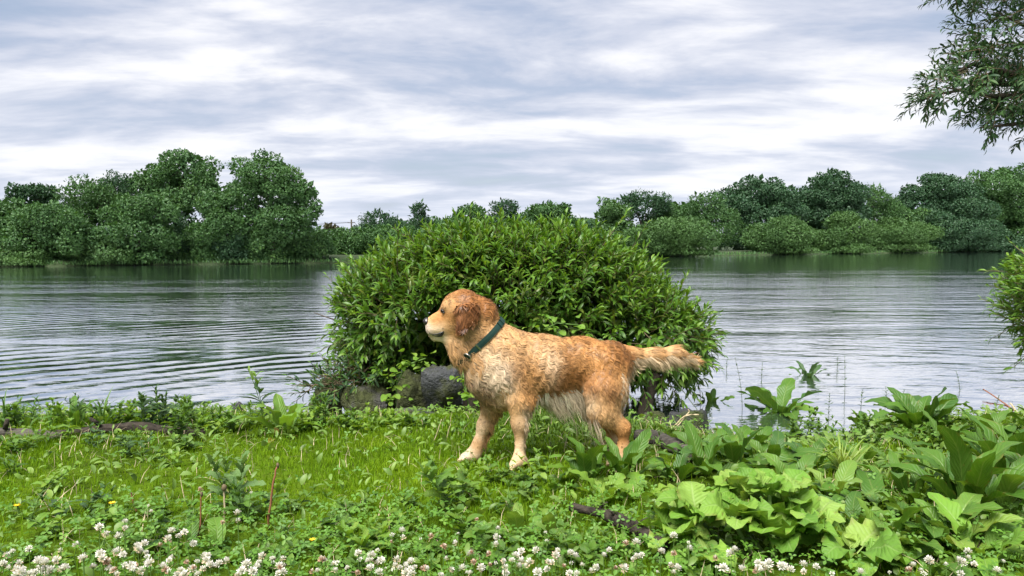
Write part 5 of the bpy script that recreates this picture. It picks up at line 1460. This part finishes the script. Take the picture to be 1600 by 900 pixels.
def coat(P, nz=True):
    """colour, flow, length and lift of the coat, blended from the nearest parts of the body"""
    dd = np.stack([prim_d(P, pr) for pr in PR], -1)
    dd = dd - dd.min(-1, keepdims=True)
    w = np.exp(-dd / .009)
    w /= w.sum(-1, keepdims=True)
    fl = unit(w @ np.stack([p[5] for p in PR])); ln = w @ np.array([p[6] for p in PR]); col = w @ np.stack([p[7] for p in PR]); lift = w @ np.array([p[8] for p in PR])
    ear = w[:, EAR_N:].sum(-1)
    b = np.exp(-(((P[:, None, 0] - BLc[None, :, 0]) / BLr) ** 2 + ((P[:, None, 2] - BLc[None, :, 2]) / BLr) ** 2)) * BLw
    b = b * (1 - ear)[:, None]
    bs = b.sum(-1, keepdims=True)
    mixc = (b @ BLk) / np.maximum(bs, 1e-6)
    k = np.clip(bs, 0, .9)
    col = col * (1 - k) + mixc * k
    if nz:
        n_ = snoise(P, 16, 2, 2)[:, None]
        col = col * (1 + .16 * n_)
    return col, fl, ln, lift, ear


dcol, dfl, dln, dlift, _ = coat(V)
RAMP = lambda ln, lift: .0019 * sstep(.026, .031, ln) * sstep(.1, .2, lift)
V0 = V
V = V + dog_normal(V) * (RAMP(dln, dlift) * np.sin(ridge_phase(V, dfl)))[:, None]      # wet coat lies in waves
m, t = new_mat('dog_skin_coat')
c = t.n('ShaderNodeAttribute', attribute_name='tint').outputs['Color']
tcO = t.n('ShaderNodeTexCoord').outputs['Object']
nz = t.noise(t.mapping(tcO, (34, 34, 80)), 1.6, 5.0, .65)
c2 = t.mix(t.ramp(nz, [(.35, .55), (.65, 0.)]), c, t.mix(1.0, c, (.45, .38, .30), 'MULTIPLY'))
b = t.n('ShaderNodeBump', {'Strength': .5, 'Distance': .004, 'Height': nz})
t.n('ShaderNodeOutputMaterial', {'Surface': t.n('ShaderNodeBsdfPrincipled', {'Base Color': c2, 'Roughness': .7, 'Specular IOR Level': .2, 'Normal': b.outputs[0]}).outputs[0]})
MSKIN = m
m, t = new_mat('dog_fur')
c = t.n('ShaderNodeAttribute', attribute_name='tint').outputs['Color']
pr_ = t.n('ShaderNodeBsdfPrincipled', {'Base Color': c, 'Roughness': .42, 'Specular IOR Level': .25})
tr_ = t.n('ShaderNodeBsdfTranslucent', {'Color': c})
t.n('ShaderNodeOutputMaterial', {'Surface': t.n('ShaderNodeMixShader', {0: .22, 1: pr_.outputs[0], 2: tr_.outputs[0]}).outputs[0]})
MFUR = m
MBLK = plain_mat('black_skin', (.008, .007, .007), (.022, .018, .017), 60, .3, .3, .002, .5)
dog = empty('dog', DOG0, 'wet golden retriever with green collar standing sideways on the grassy bank', 'dog')
dog.rotation_euler = (0, 0, DOG_YAW)
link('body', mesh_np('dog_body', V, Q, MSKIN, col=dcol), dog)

# ---- fur locks
r = np.random.default_rng(64)
tri = V[Q]
nf = np.cross(tri[:, 2] - tri[:, 0], tri[:, 3] - tri[:, 1]); ar = np.linalg.norm(nf, axis=1) * .5


def sample(n, weight=None):
    w_ = ar if weight is None else ar * weight
    f = r.choice(len(Q), n, p=w_ / w_.sum())
    a, b = r.random((n, 1)), r.random((n, 1))
    q = tri[f]
    return q[:, 0] * (1 - a) * (1 - b) + q[:, 1] * a * (1 - b) + q[:, 2] * a * b + q[:, 3] * (1 - a) * b


def locks(roots, col, flow, ln, lift, per, width, spread, gravity, waveamp, wavelen, seg=6, taper=1.0, rid=0.0):
    """wavy tapered ribbons, several to a lock, that meet at the lock's tip"""
    n = len(roots)
    N = dog_normal(roots)
    T = unit(flow - (flow * N).sum(-1, keepdims=True) * N + 1e-6)
    T = unit(T + .16 * np.stack([snoise(roots, 22, i, 2) for i in (0, 1, 2)], -1)); T = unit(T - (T * N).sum(-1, keepdims=True) * N)
    B = np.cross(N, T)
    ph = ridge_phase(roots, T)
    lockv = np.clip(1 + .21 * r.normal(size=(n, 1, 1)) + .18 * snoise(roots, 60, 4, 2)[:, None, None], .55, 1.5)
    VV, QQ, CC = [], [], []
    v = np.linspace(0, 1, seg + 1)
    base = 0
    for s in range(per):
        ob = r.normal(0, spread, n); ot = r.normal(0, spread * .6, n)
        L = ln * r.uniform(.75, 1.2, n)
        lf = lift * r.uniform(.7, 1.3, n)
        jit = r.normal(0, .10, (n, 1)) * B
        cs = []
        for j, q in enumerate(v):
            al = lf * (1 - q * 1.15)
            p = roots + T * (L * q)[:, None] + N * (L * lf * (q - .62 * q * q) - .002)[:, None] + jit * (L * q)[:, None]
            p = p + np.array([0, 0, -1.0]) * (gravity * L * q * q)[:, None]
            k = (1 - .92 * q)
            p = p + B * (ob * k)[:, None] + T * (ot * k)[:, None]
            wv = waveamp * L * q ** .7
            p = p + N * (rid * (np.sin(ph + 6.28 * L * q / RLAM) - (1 - q) * np.sin(ph)))[:, None] + N * (wv * np.sin(ph + 6.28 * L * q / wavelen))[:, None] * .3 + B * (wv * np.sin(ph * .7 + 1.3 + 6.28 * L * q / wavelen))[:, None]
            cs.append(p)
        C = np.stack(cs, 1)
        wd = width * r.uniform(.7, 1.3, n)[:, None] * (1 - taper * v ** 1.6)[None, :] + .0002
        tl_ = unit(np.gradient(C, axis=1))
        S = unit(np.cross(tl_, N[:, None, :]))
        A = np.stack([C - S * wd[..., None] * .5, C + S * wd[..., None] * .5], 2).reshape(-1, 3)
        k0 = (np.arange(n) * (seg + 1) * 2)[:, None, None] + (np.arange(seg) * 2)[None, :, None]
        QQ.append((k0 + np.array([0, 1, 3, 2])).reshape(-1, 4) + base)
        VV.append(A); base += len(A)
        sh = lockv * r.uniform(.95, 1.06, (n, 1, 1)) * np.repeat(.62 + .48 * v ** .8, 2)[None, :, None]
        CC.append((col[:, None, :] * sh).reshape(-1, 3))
    return np.concatenate(VV), np.concatenate(QQ), np.clip(np.concatenate(CC), 0, .9)


FV, FQ, FC = [], [], []


def add_fur(*a):
    global FV
    v, q, c = a
    o = sum(len(k) for k in FV)
    FV.append(v); FQ.append(q + o); FC.append(c)


def on_skin(px, py, out=0.0):
    """dog-local point on the coat that shows at (px, py), found by walking along the line of sight"""
    o = np.array([0, 0, CAMZ]) - DOG0; d = unit(ray(px, py))
    rot = lambda v: np.array([v[0] * CR + v[1] * SR, -v[0] * SR + v[1] * CR, v[2]])
    o, d = rot(o), rot(d)
    t_ = 2.3
    for _ in range(160):
        t_ += max(-.01, min(.03, .6 * dog_sdf((o + d * t_)[None])[0] - .0004 * 0))
    p = o + d * t_
    return p + dog_normal(p[None])[0] * out


def both(pts):
    return [np.array(pts), np.array(pts) * np.array([1, -1, 1])]


# the collar path keeps a clear band in the fur
c0, c1 = dl(780, 503), dl(735, 547)
cn = unit(np.array([c1[0] - c0[0], 0, c1[2] - c0[2]])); caxis = unit(np.cross(cn, [0, 1, 0])); cc0 = (c0 + c1) / 2
ec = on_skin(692, 486.5, -.0015)
eye_c = [ec, ec * np.array([1, -1, 1])]
nose_c = dl(667.0, 502)
P = sample(17500)
P = P[np.abs((P - cc0) @ caxis) > .010 - 0 * P[:, 0]] if False else P
col, fl, ln, lift, ear = coat(P)
inband = (np.abs((P - cc0) @ caxis) < .016) & (np.linalg.norm(P - cc0, axis=1) < .17)
neareye = np.min([np.linalg.norm(P - e, axis=1) for e in eye_c], 0) < .010
mouth = (np.linalg.norm((P - dl(685, 523)) * np.array([1, .4, 1.6]), axis=1) < .021)
nosed = np.linalg.norm(P - nose_c, axis=1) < .019
k = ~(inband | neareye | nosed | mouth)
P, col, fl, ln, lift, ear = P[k], col[k], fl[k], ln[k], lift[k], ear[k]
lift = lift * .8
waves = np.clip(lift / .16, .12, 1) * np.where(ln > .03, .21, np.where(ln > .018, .15, .03))
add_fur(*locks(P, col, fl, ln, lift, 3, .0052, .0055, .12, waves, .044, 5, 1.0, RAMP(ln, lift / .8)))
# close short hair of the face and the lower legs
fc_ = tri.mean(1)
fm_ = ((fc_[:, 0] < dl(752, 480)[0]) & (fc_[:, 2] > dl(720, 540)[2])) * 1.0 + (fc_[:, 2] < dl(811, 640)[2]) * .8
P = sample(11000, fm_)
col, fl, ln, lift, ear = coat(P)
k = ~((np.min([np.linalg.norm(P - e, axis=1) for e in eye_c], 0) < .009) | (np.linalg.norm(P - nose_c, axis=1) < .020) | (np.linalg.norm((P - dl(685, 522)) * np.array([1, .3, 2.0]), axis=1) < .018) | ((np.abs((P - cc0) @ caxis) < .016) & (np.linalg.norm(P - cc0, axis=1) < .17)))
P, col, fl, ln, ear = P[k], col[k], fl[k], ln[k], ear[k]
col = col * (1 + .22 * snoise(P, 45, 5, 2)[:, None])
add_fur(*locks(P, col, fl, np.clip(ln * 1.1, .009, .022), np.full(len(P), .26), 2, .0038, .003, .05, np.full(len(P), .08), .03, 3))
# longer feathering: belly, tail underside, rear of legs, chest, breeches, throat
def feather(n, boxes, L, colr, flow, grav, lift, width=.0036, per=3, wave=.10):
    for (xa, xb, ya, yb, cond) in boxes:
        a, b = dl(xa, yb), dl(xb, ya)
        fc = tri.mean(1)
        fm = (fc[:, 0] > a[0]) & (fc[:, 0] < b[0]) & (fc[:, 2] > a[2]) & (fc[:, 2] < b[2])
        R_ = sample(n * 3, fm.astype(float))
        R_ = R_[cond(dog_normal(R_))][:n]
        if not len(R_): continue
        c_ = np.tile(np.array(colr), (len(R_), 1)) * r.uniform(.82, 1.1, (len(R_), 1))
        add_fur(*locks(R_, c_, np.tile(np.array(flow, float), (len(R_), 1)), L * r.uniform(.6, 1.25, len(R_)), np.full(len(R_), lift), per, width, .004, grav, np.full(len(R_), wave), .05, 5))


feather(520, [(838, 916, 600, 660, lambda N: N[:, 2] < -.2)], .082, PALE, (.8, 0, -.7), .62, .2, width=.0030, wave=.06)
feather(90, [(850, 920, 600, 660, lambda N: N[:, 2] < -.2)], .135, PALE, (.8, 0, -.7), .62, .2, width=.0022, per=2, wave=.10)
feather(160, [(825, 850, 600, 660, lambda N: N[:, 2] < -.1)], .05, PALE, (.5, 0, -1), .4, .2)
feather(1100, [(980, 1075, 540, 590, lambda N: N[:, 2] < .1)], .058, CREAM, (.9, 0, -.6), .20, .22, wave=.05)
feather(1700, [(975, 1095, 530, 580, lambda N: N[:, 2] > -.25)], .046, (.50, .29, .125), (1, 0, -.14), .08, .10, wave=.015)
feather(300, [(1066, 1095, 530, 580, lambda N: N[:, 0] > .0)], .035, CREAM, (1, 0, -.35), .10, .2, wave=.03)
feather(500, [(955, 990, 575, 642, lambda N: N[:, 0] > .35)], .040, CREAM, (.4, 0, -1), .25, .28, width=.0028)
feather(260, [(812, 832, 630, 705, lambda N: N[:, 0] > .35)], .030, CREAM, (.6, 0, -1), .3, .45)
feather(260, [(750, 785, 640, 700, lambda N: N[:, 0] > .35)], .032, TAN, (.6, 0, -1), .3, .45)
feather(600, [(725, 790, 590, 650, lambda N: N[:, 0] < .2)], .036, TAN, (.25, 0, -1), .2, .14)
feather(200, [(705, 735, 530, 565, lambda N: N[:, 0] < .2)], .030, TAN, (.2, 0, -1), .3, .15)
feather(420, [(698, 742, 528, 566, lambda N: N[:, 0] < .6)], .058, TAN, (.7, 0, -.8), .15, .42, wave=.12)
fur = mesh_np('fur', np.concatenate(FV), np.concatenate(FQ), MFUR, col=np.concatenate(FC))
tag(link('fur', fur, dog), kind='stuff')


# ---- eyes, nose, mouth, collar
def ball(c, rx, ry, rz, n=10, k=16):
    th, ph = np.linspace(0, math.pi, n), np.arange(k) * 2 * math.pi / k
    T_, P_ = np.meshgrid(th, ph, indexing='ij')
    v = np.stack([np.sin(T_) * np.cos(P_) * rx, np.sin(T_) * np.sin(P_) * ry, np.cos(T_) * rz], -1).reshape(-1, 3) + c
    q = np.array([(i * k + j, (i + 1) * k + j, (i + 1) * k + (j + 1) % k, i * k + (j + 1) % k) for i in range(n - 1) for j in range(k)])
    return v, q


MEYE = plain_mat('dark_eye', (.012, .007, .004), (.03, .015, .008), 20, .08, 0, .001, .6)
for e in eye_c:
    s = 1 if e[1] > 0 else -1
    v, q = ball(e, .0085, .0066, .0062); ey = link('eye', mesh_np('eye', v, q, MEYE), dog)
    mb = MB(); a = np.linspace(0, 6.283, 17)
    mb.add(*tube(np.stack([e[0] + .0098 * np.cos(a), np.full(17, e[1] + s * .004), e[2] + .0062 * np.sin(a)], -1), .0020, 5, False)); link('eyelid', mb.mesh('eyelid', MBLK), ey)
v, q = ball(nose_c, .0165, .0200, .0155, 12, 18)
v[:, 2] -= .004 * (np.abs(v[:, 1] - nose_c[1]) > .012)
no = link('nose', mesh_np('nose', v, q, MBLK), dog)
for s in (-1, 1):
    v, q = ball(nose_c + np.array([-.0130, s * .0085, -.001]), .0045, .0040, .0035, 6, 10); link('nostril', mesh_np('nostril', v, q, plain_mat('nostril', (.002, .002, .002), (.003, .003, .003), 5, .9, 0)), no)
# dark lips and open mouth, tongue
lip = MB()
for pth, rd in (([(668, 516), (672, 521.5), (678, 522.5), (684, 522), (690, 520), (694, 518)], [.0010, .0018, .0026, .0036, .0048, .0018]), ([(675, 524), (680, 525), (685, 525), (689.5, 524), (693, 520)], [.0012, .0026, .0048, .0066, .0026])):
    for side in both([on_skin(a_, b_, -.0006) for a_, b_ in pth]): lip.add(*tube(side, rd, 8))
link('lips', lip.mesh('lips', MBLK), dog)
v, q = ball(dl(685, 523.3), .026, .020, .0075); link('mouth', mesh_np('mouth', v, q, plain_mat('mouth_inside', (.02, .010, .010), (.05, .022, .022), 20, .5, .1)), dog)
# collar: a band round the neck, wrapped on the body
MCOL = plain_mat('green_webbing', (.006, .026, .020), (.011, .040, .031), 180, .7, .5, .001, .3)
MMET = plain_mat('dull_metal', (.45, .45, .43), (.62, .62, .60), 50, .35, .1, .001, .6)
for node in MMET.node_tree.nodes:
    if node.type == 'BSDF_PRINCIPLED': node.inputs['Metallic'].default_value = 1.0
ex, ey_ = cn, np.array([0, 1.0, 0])
K = 56; W = .0125
ringp = []
for i in range(K):
    a = 2 * math.pi * i / K
    d = math.cos(a) * ex + math.sin(a) * ey_
    lo_, hi_ = .02, .22
    for _ in range(26):
        mid = (lo_ + hi_) / 2
        if dog_sdf((cc0 + d * mid)[None])[0] < 0: lo_ = mid
        else: hi_ = mid
    ringp.append((d, lo_ + .009))
rr = np.array([q[1] for q in ringp])
for _ in range(4): rr = np.maximum(rr, (np.roll(rr, 1) + rr + np.roll(rr, -1)) / 3)
cv = []
for (d, _), q in zip(ringp, rr):
    for (wd, th) in ((-W, -.0035), (W, -.0035), (W, .0030), (0, .0040), (-W, .0030)):
        cv.append(cc0 + d * (q + th) + caxis * wd)
cq = np.array([(i * 5 + j, i * 5 + (j + 1) % 5, ((i + 1) % K) * 5 + (j + 1) % 5, ((i + 1) % K) * 5 + j) for i in range(K) for j in range(5)])
colr = link('collar', mesh_np('collar', np.array(cv), cq, MCOL, smooth=False), dog)


def on_collar(a, out=.006):
    i = int(round(a / (2 * math.pi) * K)) % K
    return cc0 + ringp[i][0] * (rr[i] + out), ringp[i][0]


# ring and round tag holder low on the side, keeper loops near the top
pc, dn = on_collar(2 * math.pi * (1 - .085), .009)
e1 = unit(np.cross(dn, caxis)); a = np.linspace(0, 6.2832, 25)
mb = MB(); mb.add(*tube(pc + .019 * (np.cos(a)[:, None] * e1 + np.sin(a)[:, None] * caxis), .0022, 7, False)); link('ring', mb.mesh('ring', MMET), colr)
mb = MB()
disc = [pc + dn * .002 + .0155 * (math.cos(q) * e1 + math.sin(q) * caxis) for q in np.arange(20) * .31416] + [pc + dn * .004]
mb.add(np.array(disc), None, np.array([(j, (j + 1) % 20, 20) for j in range(20)])); link('tag_disc', mb.mesh('tag_disc', MCOL), colr)
for ang, mt in ((.155, MMET), (.40, MCOL), (.43, MCOL)):
    pc, dn = on_collar(2 * math.pi * (1 - ang), .0045)
    e1 = unit(np.cross(dn, caxis))
    mb = MB()
    bx = np.array([pc + sx_ * e1 * .003 + sy_ * caxis * .0150 + sz_ * dn * .0028 for sx_ in (-1, 1) for sy_ in (-1, 1) for sz_ in (-1, 1)])
    mb.add(bx, np.array([(0, 1, 3, 2), (4, 6, 7, 5), (0, 4, 5, 1), (2, 3, 7, 6), (0, 2, 6, 4), (1, 5, 7, 3)])); link('keeper', mb.mesh('keeper', mt, False), colr)
# ---------------------------------------------------------------- flowers, stalks, straws
def flower_head(kind, seed):
    r = np.random.default_rng(seed)
    V, Q, C = [], [], []
    n = {'full': 46, 'half': 38, 'bud': 18, 'brown': 34}[kind]
    b = 0
    for i in range(n):
        z = 1 - 1.55 * (i + .5) / n
        ph = i * 2.39996 + r.normal(0, .2)
        el = math.asin(max(-.99, min(.99, z)))
        if kind in ('half', 'brown') and z < -.05: el = min(el, -.5)
        d = np.array([math.cos(ph) * math.cos(el), math.sin(ph) * math.cos(el), math.sin(el)])
        s = unit(np.cross(d, [0.1, .2, 1])); u = np.cross(s, d)
        L = {'full': .0105, 'half': .0105, 'bud': .006, 'brown': .009}[kind] * r.uniform(.8, 1.15)
        w = .0017 if kind != 'bud' else .0014
        up = u * L * .22
        q = np.array([d * .002 - s * w * .5, d * .002 + s * w * .5, d * L * .7 + s * w + up, d * L + s * w * .45 + up * 1.6, d * L - s * w * .45 + up * 1.6, d * L * .7 - s * w + up])
        V.append(q); Q.append(np.array([(0, 1, 2, 5), (5, 2, 3, 4)]) + b); b += 6
        wh = np.array([.78, .75, .68]) * r.uniform(.88, 1.0)
        if kind == 'full' and z < -.1 and r.random() < .6: wh = np.array([.66, .52, .36])
        if kind == 'half' and z < .05: wh = np.array([.58, .44, .30]) * r.uniform(.7, 1.1)
        if kind == 'brown': wh = np.array([.46, .28, .18]) * r.uniform(.7, 1.15) if z < .6 else np.array([.68, .60, .50])
        inner = np.array([.45, .50, .28]) if kind != 'brown' else wh * .7
        C.append(np.stack([inner, inner, wh, wh, wh, wh]))
    return np.concatenate(V), np.concatenate(Q), np.concatenate(C)


m, t = new_mat('clover_petal')
c = t.n('ShaderNodeAttribute', attribute_name='tint').outputs['Color']
pr_ = t.n('ShaderNodeBsdfPrincipled', {'Base Color': c, 'Roughness': .6, 'Specular IOR Level': .2})
t.n('ShaderNodeOutputMaterial', {'Surface': t.n('ShaderNodeMixShader', {0: .3, 1: pr_.outputs[0], 2: t.n('ShaderNodeBsdfTranslucent', {'Color': c}).outputs[0]}).outputs[0]})
MPET = m
HEADS = {}
for kd in ('full', 'half', 'bud', 'brown'):
    HEADS[kd] = []
    for i in range(3):
        v, q, c_ = flower_head(kd, 10 * i + 3); HEADS[kd].append(mesh_np('flower_head', v, q, MPET, col=c_))
STEMS = []
for i in range(5):
    rr_ = np.random.default_rng(i); b_ = rr_.normal(0, .12, 2)
    mb = MB(); mb.add(*tube(np.array([(0, 0, -.06), (b_[0] * .3, b_[1] * .3, .5), (0, 0, 1.0)]) * np.array([.1, .1, 1]), .0011, 5, False)); STEMS.append(mb.mesh('stem', M['greenstem']))
r = np.random.default_rng(15)
FL = []
# the picked-out flowers first, then loose drifts
FL += [(46, 858, 'full'), (20, 862, 'full'), (10, 868, 'half'), (120, 852, 'full'), (186, 838, 'full'), (236, 800, 'full'), (232, 790, 'bud'), (155, 824, 'full'), (165, 835, 'half'), (195, 815, 'full'), (195, 825, 'half'), (268, 830, 'full'), (278, 838, 'full'), (288, 832, 'full'), (262, 842, 'half'), (225, 850, 'full'), (215, 858, 'half'), (250, 852, 'brown'),
       (302, 850, 'full'), (325, 868, 'full'), (322, 876, 'half'), (371, 802, 'full'), (372, 815, 'half'), (392, 770, 'bud'), (348, 816, 'brown'), (313, 765, 'brown'), (95, 850, 'bud'), (130, 872, 'half'), (60, 875, 'full'), (70, 880, 'full'), (30, 880, 'half'), (170, 888, 'full'), (175, 892, 'half'), (205, 885, 'full'), (235, 880, 'full'), (255, 886, 'full'), (300, 890, 'full'), (378, 893, 'full'), (395, 893, 'full'),
       (441, 885, 'full'), (441, 895, 'full'), (522, 882, 'full'), (523, 892, 'half'), (543, 888, 'full'), (560, 865, 'full'), (580, 868, 'full'), (590, 860, 'bud'), (595, 876, 'full'), (628, 830, 'full'), (630, 840, 'half'), (613, 836, 'bud'), (612, 847, 'brown'), (640, 878, 'full'), (618, 884, 'half'), (625, 888, 'full'), (660, 888, 'brown'), (592, 895, 'full'), (643, 897, 'full'), (657, 842, 'bud'), (674, 838, 'brown'), (716, 834, 'bud'), (712, 850, 'half'), (693, 854, 'brown'), (698, 873, 'half'), (738, 864, 'brown'), (740, 878, 'brown'), (778, 826, 'full'), (776, 840, 'full'), (775, 852, 'half'), (764, 866, 'brown'), (745, 812, 'brown'),
       (805, 868, 'full'), (815, 878, 'half'), (810, 885, 'full'), (838, 860, 'full'), (822, 885, 'half'), (840, 895, 'full'), (855, 890, 'full'), (852, 832, 'bud'), (854, 845, 'bud'), (890, 896, 'full'), (893, 880, 'bud'), (943, 868, 'full'), (952, 860, 'full'), (962, 888, 'brown'), (925, 893, 'half'), (995, 870, 'full'), (1003, 868, 'full'), (990, 874, 'half'), (994, 848, 'full'), (978, 850, 'brown'), (1033, 862, 'full'), (1053, 838, 'full'), (1053, 865, 'brown'), (1077, 858, 'full'), (1076, 848, 'bud'), (1058, 888, 'full'), (1118, 873, 'brown'), (1142, 866, 'full'), (1148, 860, 'full'), (1130, 888, 'full'), (1138, 892, 'half'), (1162, 890, 'half'),
       (1185, 880, 'full'), (1200, 888, 'half'), (1190, 892, 'full'), (1225, 885, 'full'), (1235, 890, 'full'), (1255, 882, 'full'), (1256, 893, 'half'), (1275, 886, 'full'), (1223, 827, 'full'), (1300, 897, 'bud'), (1346, 895, 'full'), (1390, 895, 'bud'), (1452, 876, 'full'), (1455, 880, 'full'), (1500, 876, 'half'), (1505, 880, 'full'), (1513, 862, 'full'), (1512, 872, 'full'), (1501, 897, 'full'), (1558, 893, 'full'), (1590, 843, 'bud'), (1568, 878, 'bud')]
for (x0, x1, y0, y1, k) in [(0, 100, 860, 898, 12), (150, 320, 850, 898, 26), (560, 680, 868, 898, 12), (700, 900, 858, 898, 20), (0, 60, 885, 899, 6), (330, 440, 870, 898, 5), (1100, 1200, 880, 898, 6), (900, 1060, 875, 898, 8), (0, 430, 868, 899, 26), (430, 800, 872, 899, 22), (1200, 1590, 880, 899, 8)]:
    for _ in range(k): FL.append((r.uniform(x0, x1), r.uniform(y0, y1), r.choice(['full', 'full', 'full', 'half', 'half', 'bud', 'brown'])))
LAB = {'full': 'fully open fresh white clover flower', 'half': 'white clover flower with browned drooping skirt', 'bud': 'small tight white clover flower bud', 'brown': 'faded brownish clover flower past bloom'}


def where(x, y):
    return 'near ' + near_mark(x, y)


for i, (a, b2, kd) in enumerate(FL):
    h = r.uniform(.07, .125) + (.03 if b2 < 840 else 0)
    # the head shows at (a, b2); the stem stands on the ground below it
    d = ray(a, b2); tt = (0.2 + h - CAMZ) / d[2]; p = np.array([0, 0, CAMZ]) + d * tt
    g = float(ground_z(p[0], p[1])); hh = p[2] - g
    f = empty('clover_flower', (p[0], p[1], g), LAB[kd] + ' ' + where(a, b2), 'flower', 'clover flowers ' + where(a, b2) + ', ' + kd)
    s = link('stem', STEMS[i % 5], f); s.scale = (1, 1, hh)
    s.rotation_euler = (0, 0, r.uniform(0, 6.28))
    hd = link('flower_head', HEADS[kd][int(r.integers(3))], f); hd.location = (0, 0, hh)
    hd.rotation_euler = (r.normal(0, .3), r.normal(0, .3), r.uniform(0, 6.28)); k = r.uniform(.7, 1.3); hd.scale = (k, k, k)

# yellow flowers
MYEL = plain_mat('yellow_petal', (.72, .48, .02), (.80, .58, .03), 30, .6, .1, .001, .2)
for (a, b2, lab) in [(175, 792, 'yellow buttercup-like flower standing in the left lawn'), (27, 796, 'small yellow flower half hidden at the open left lawn'), (488, 852, 'yellow dandelion head hidden among mugwort leaves')]:
    p = on_ground(a, b2 + 18)
    f = empty('yellow_flower', p, lab, 'flower')
    mb = MB(); mb.add(*tube(np.array([(0, 0, -.01), (.004, 0, .03), (.002, 0, .05)]), .0014, 5)); link('stem', mb.mesh('stem', M['greenstem']), f)
    mb = MB()
    for k in range(14):
        an = k * 2.4; d = np.array([math.cos(an) * .9, math.sin(an) * .9, .35 + .03 * k]); d = unit(d); s = unit(np.cross(d, [0, 0, 1])) * .003
        c = np.array([.002, 0, .05]); mb.add(np.array([c - s * .5, c + s * .5, c + d * .011 + s, c + d * .013, c + d * .011 - s]), np.array([(0, 1, 2, 4)]), np.array([(4, 2, 3)]))
    link('petals', mb.mesh('petals', MYEL), f)


def stalk(label, pts, rad, mat, name='dry_stalk', head=None):
    pts = np.array(pts); root = empty(name, pts[0], label, 'stalk')
    s = np.linspace(0, 1, 12); P = np.stack([np.interp(s, np.linspace(0, 1, len(pts)), pts[:, i]) for i in range(3)], -1) - pts[0]
    P[1:-1] += np.random.default_rng(len(label)).normal(size=(10, 3)) * rad * .35
    mb = MB(); mb.add(*tube(P, np.linspace(rad, rad * .7, 12), 6)); link('shaft', mb.mesh('shaft', mat), root)
    if head:
        mb = MB(); v, q = ball(P[-1], rad * head, rad * head, rad * head * 1.4, 7, 9); mb.add(v + .0015 * snoise(v, 200, 1)[:, None], q); link('seed_head', mb.mesh('seed_head', M['twig']), root)
    return root


def st(px, py, Y): return at(px, py, Y)


g = on_ground(420, 828)
stalk('reddish bare flower stalk with dark knob standing in the lawn', [g, st(421, 790, g[1]), st(427, 755, g[1]), st(434, 727, g[1] + .01)], .0042, M['redstalk'], head=1.5)
g = on_ground(350, 830)
stalk('dry brown stalk with ragged seed head beside the silvery mugwort', [g, st(351, 800, g[1]), st(350, 762, g[1])], .0036, M['straw'], head=2.4)
g = on_ground(310, 842)
stalk('thin dark stalk with small seed head near the plantain leaves', [g, st(313, 810, g[1]), st(315, 772, g[1])], .003, M['redstalk'], head=2.0)
g = on_ground(213, 800)
stalk('short reddish stalk leaning in the left lawn', [g, st(208, 785, g[1]), st(205, 770, g[1])], .003, M['redstalk'])
stalk('bent pale straw lying across the black wedge stone', [st(1048, 694, 4.15), st(1050, 668, 4.2), st(1072, 648, 4.2), st(1092, 648, 4.2)], .005, M['straw'], 'straw')
stalk('second pale straw lying under the bent one', [st(1052, 672, 4.2), st(1078, 643, 4.2), st(1075, 640, 4.2)], .004, M['straw'], 'straw')
stalk('taut thin dark twig slanting from the bush to the wedge stone', [st(1050, 588, 4.7), st(1075, 622, 4.65), st(1094, 645, 4.5)], .003, M['darkstem'], 'twig')
stalk('upright straw blade in the grass by the small grey stone', [on_ground(678, 690), st(690, 655, on_ground(678, 690)[1])], .0022, M['straw'], 'straw')
stalk('second straw blade leaning beside the small grey stone', [on_ground(696, 692), st(704, 662, on_ground(696, 692)[1])], .0022, M['straw'], 'straw')
g = on_level(1532, 612, .0)
stalk('pinkish dead stick poking out of the water at the right', [on_level(1600, 660, -.02), st(1570, 630, 5.3), st(1536, 608, 5.6)], .006, M['redstalk'], 'dead_stick')
stalk('broken pale stick leaning at the right waterline', [on_level(1612, 668, -.01), st(1592, 648, 5.0), st(1578, 630, 5.05)], .008, M['straw'], 'dead_stick')
# leafy twig reaching over the water right of the bush
upright('drooping_willow_twig', 'thin leafy willow twig hanging over water under the dog tail', 'plant', 0, 0, .22, 'lance', 'herbd', .05, 7, 3, seed=400, base=on_level(1040, 640, 0) - (0, 0, .01), lean=1.2, stemmat='darkstem', elev=-.1)
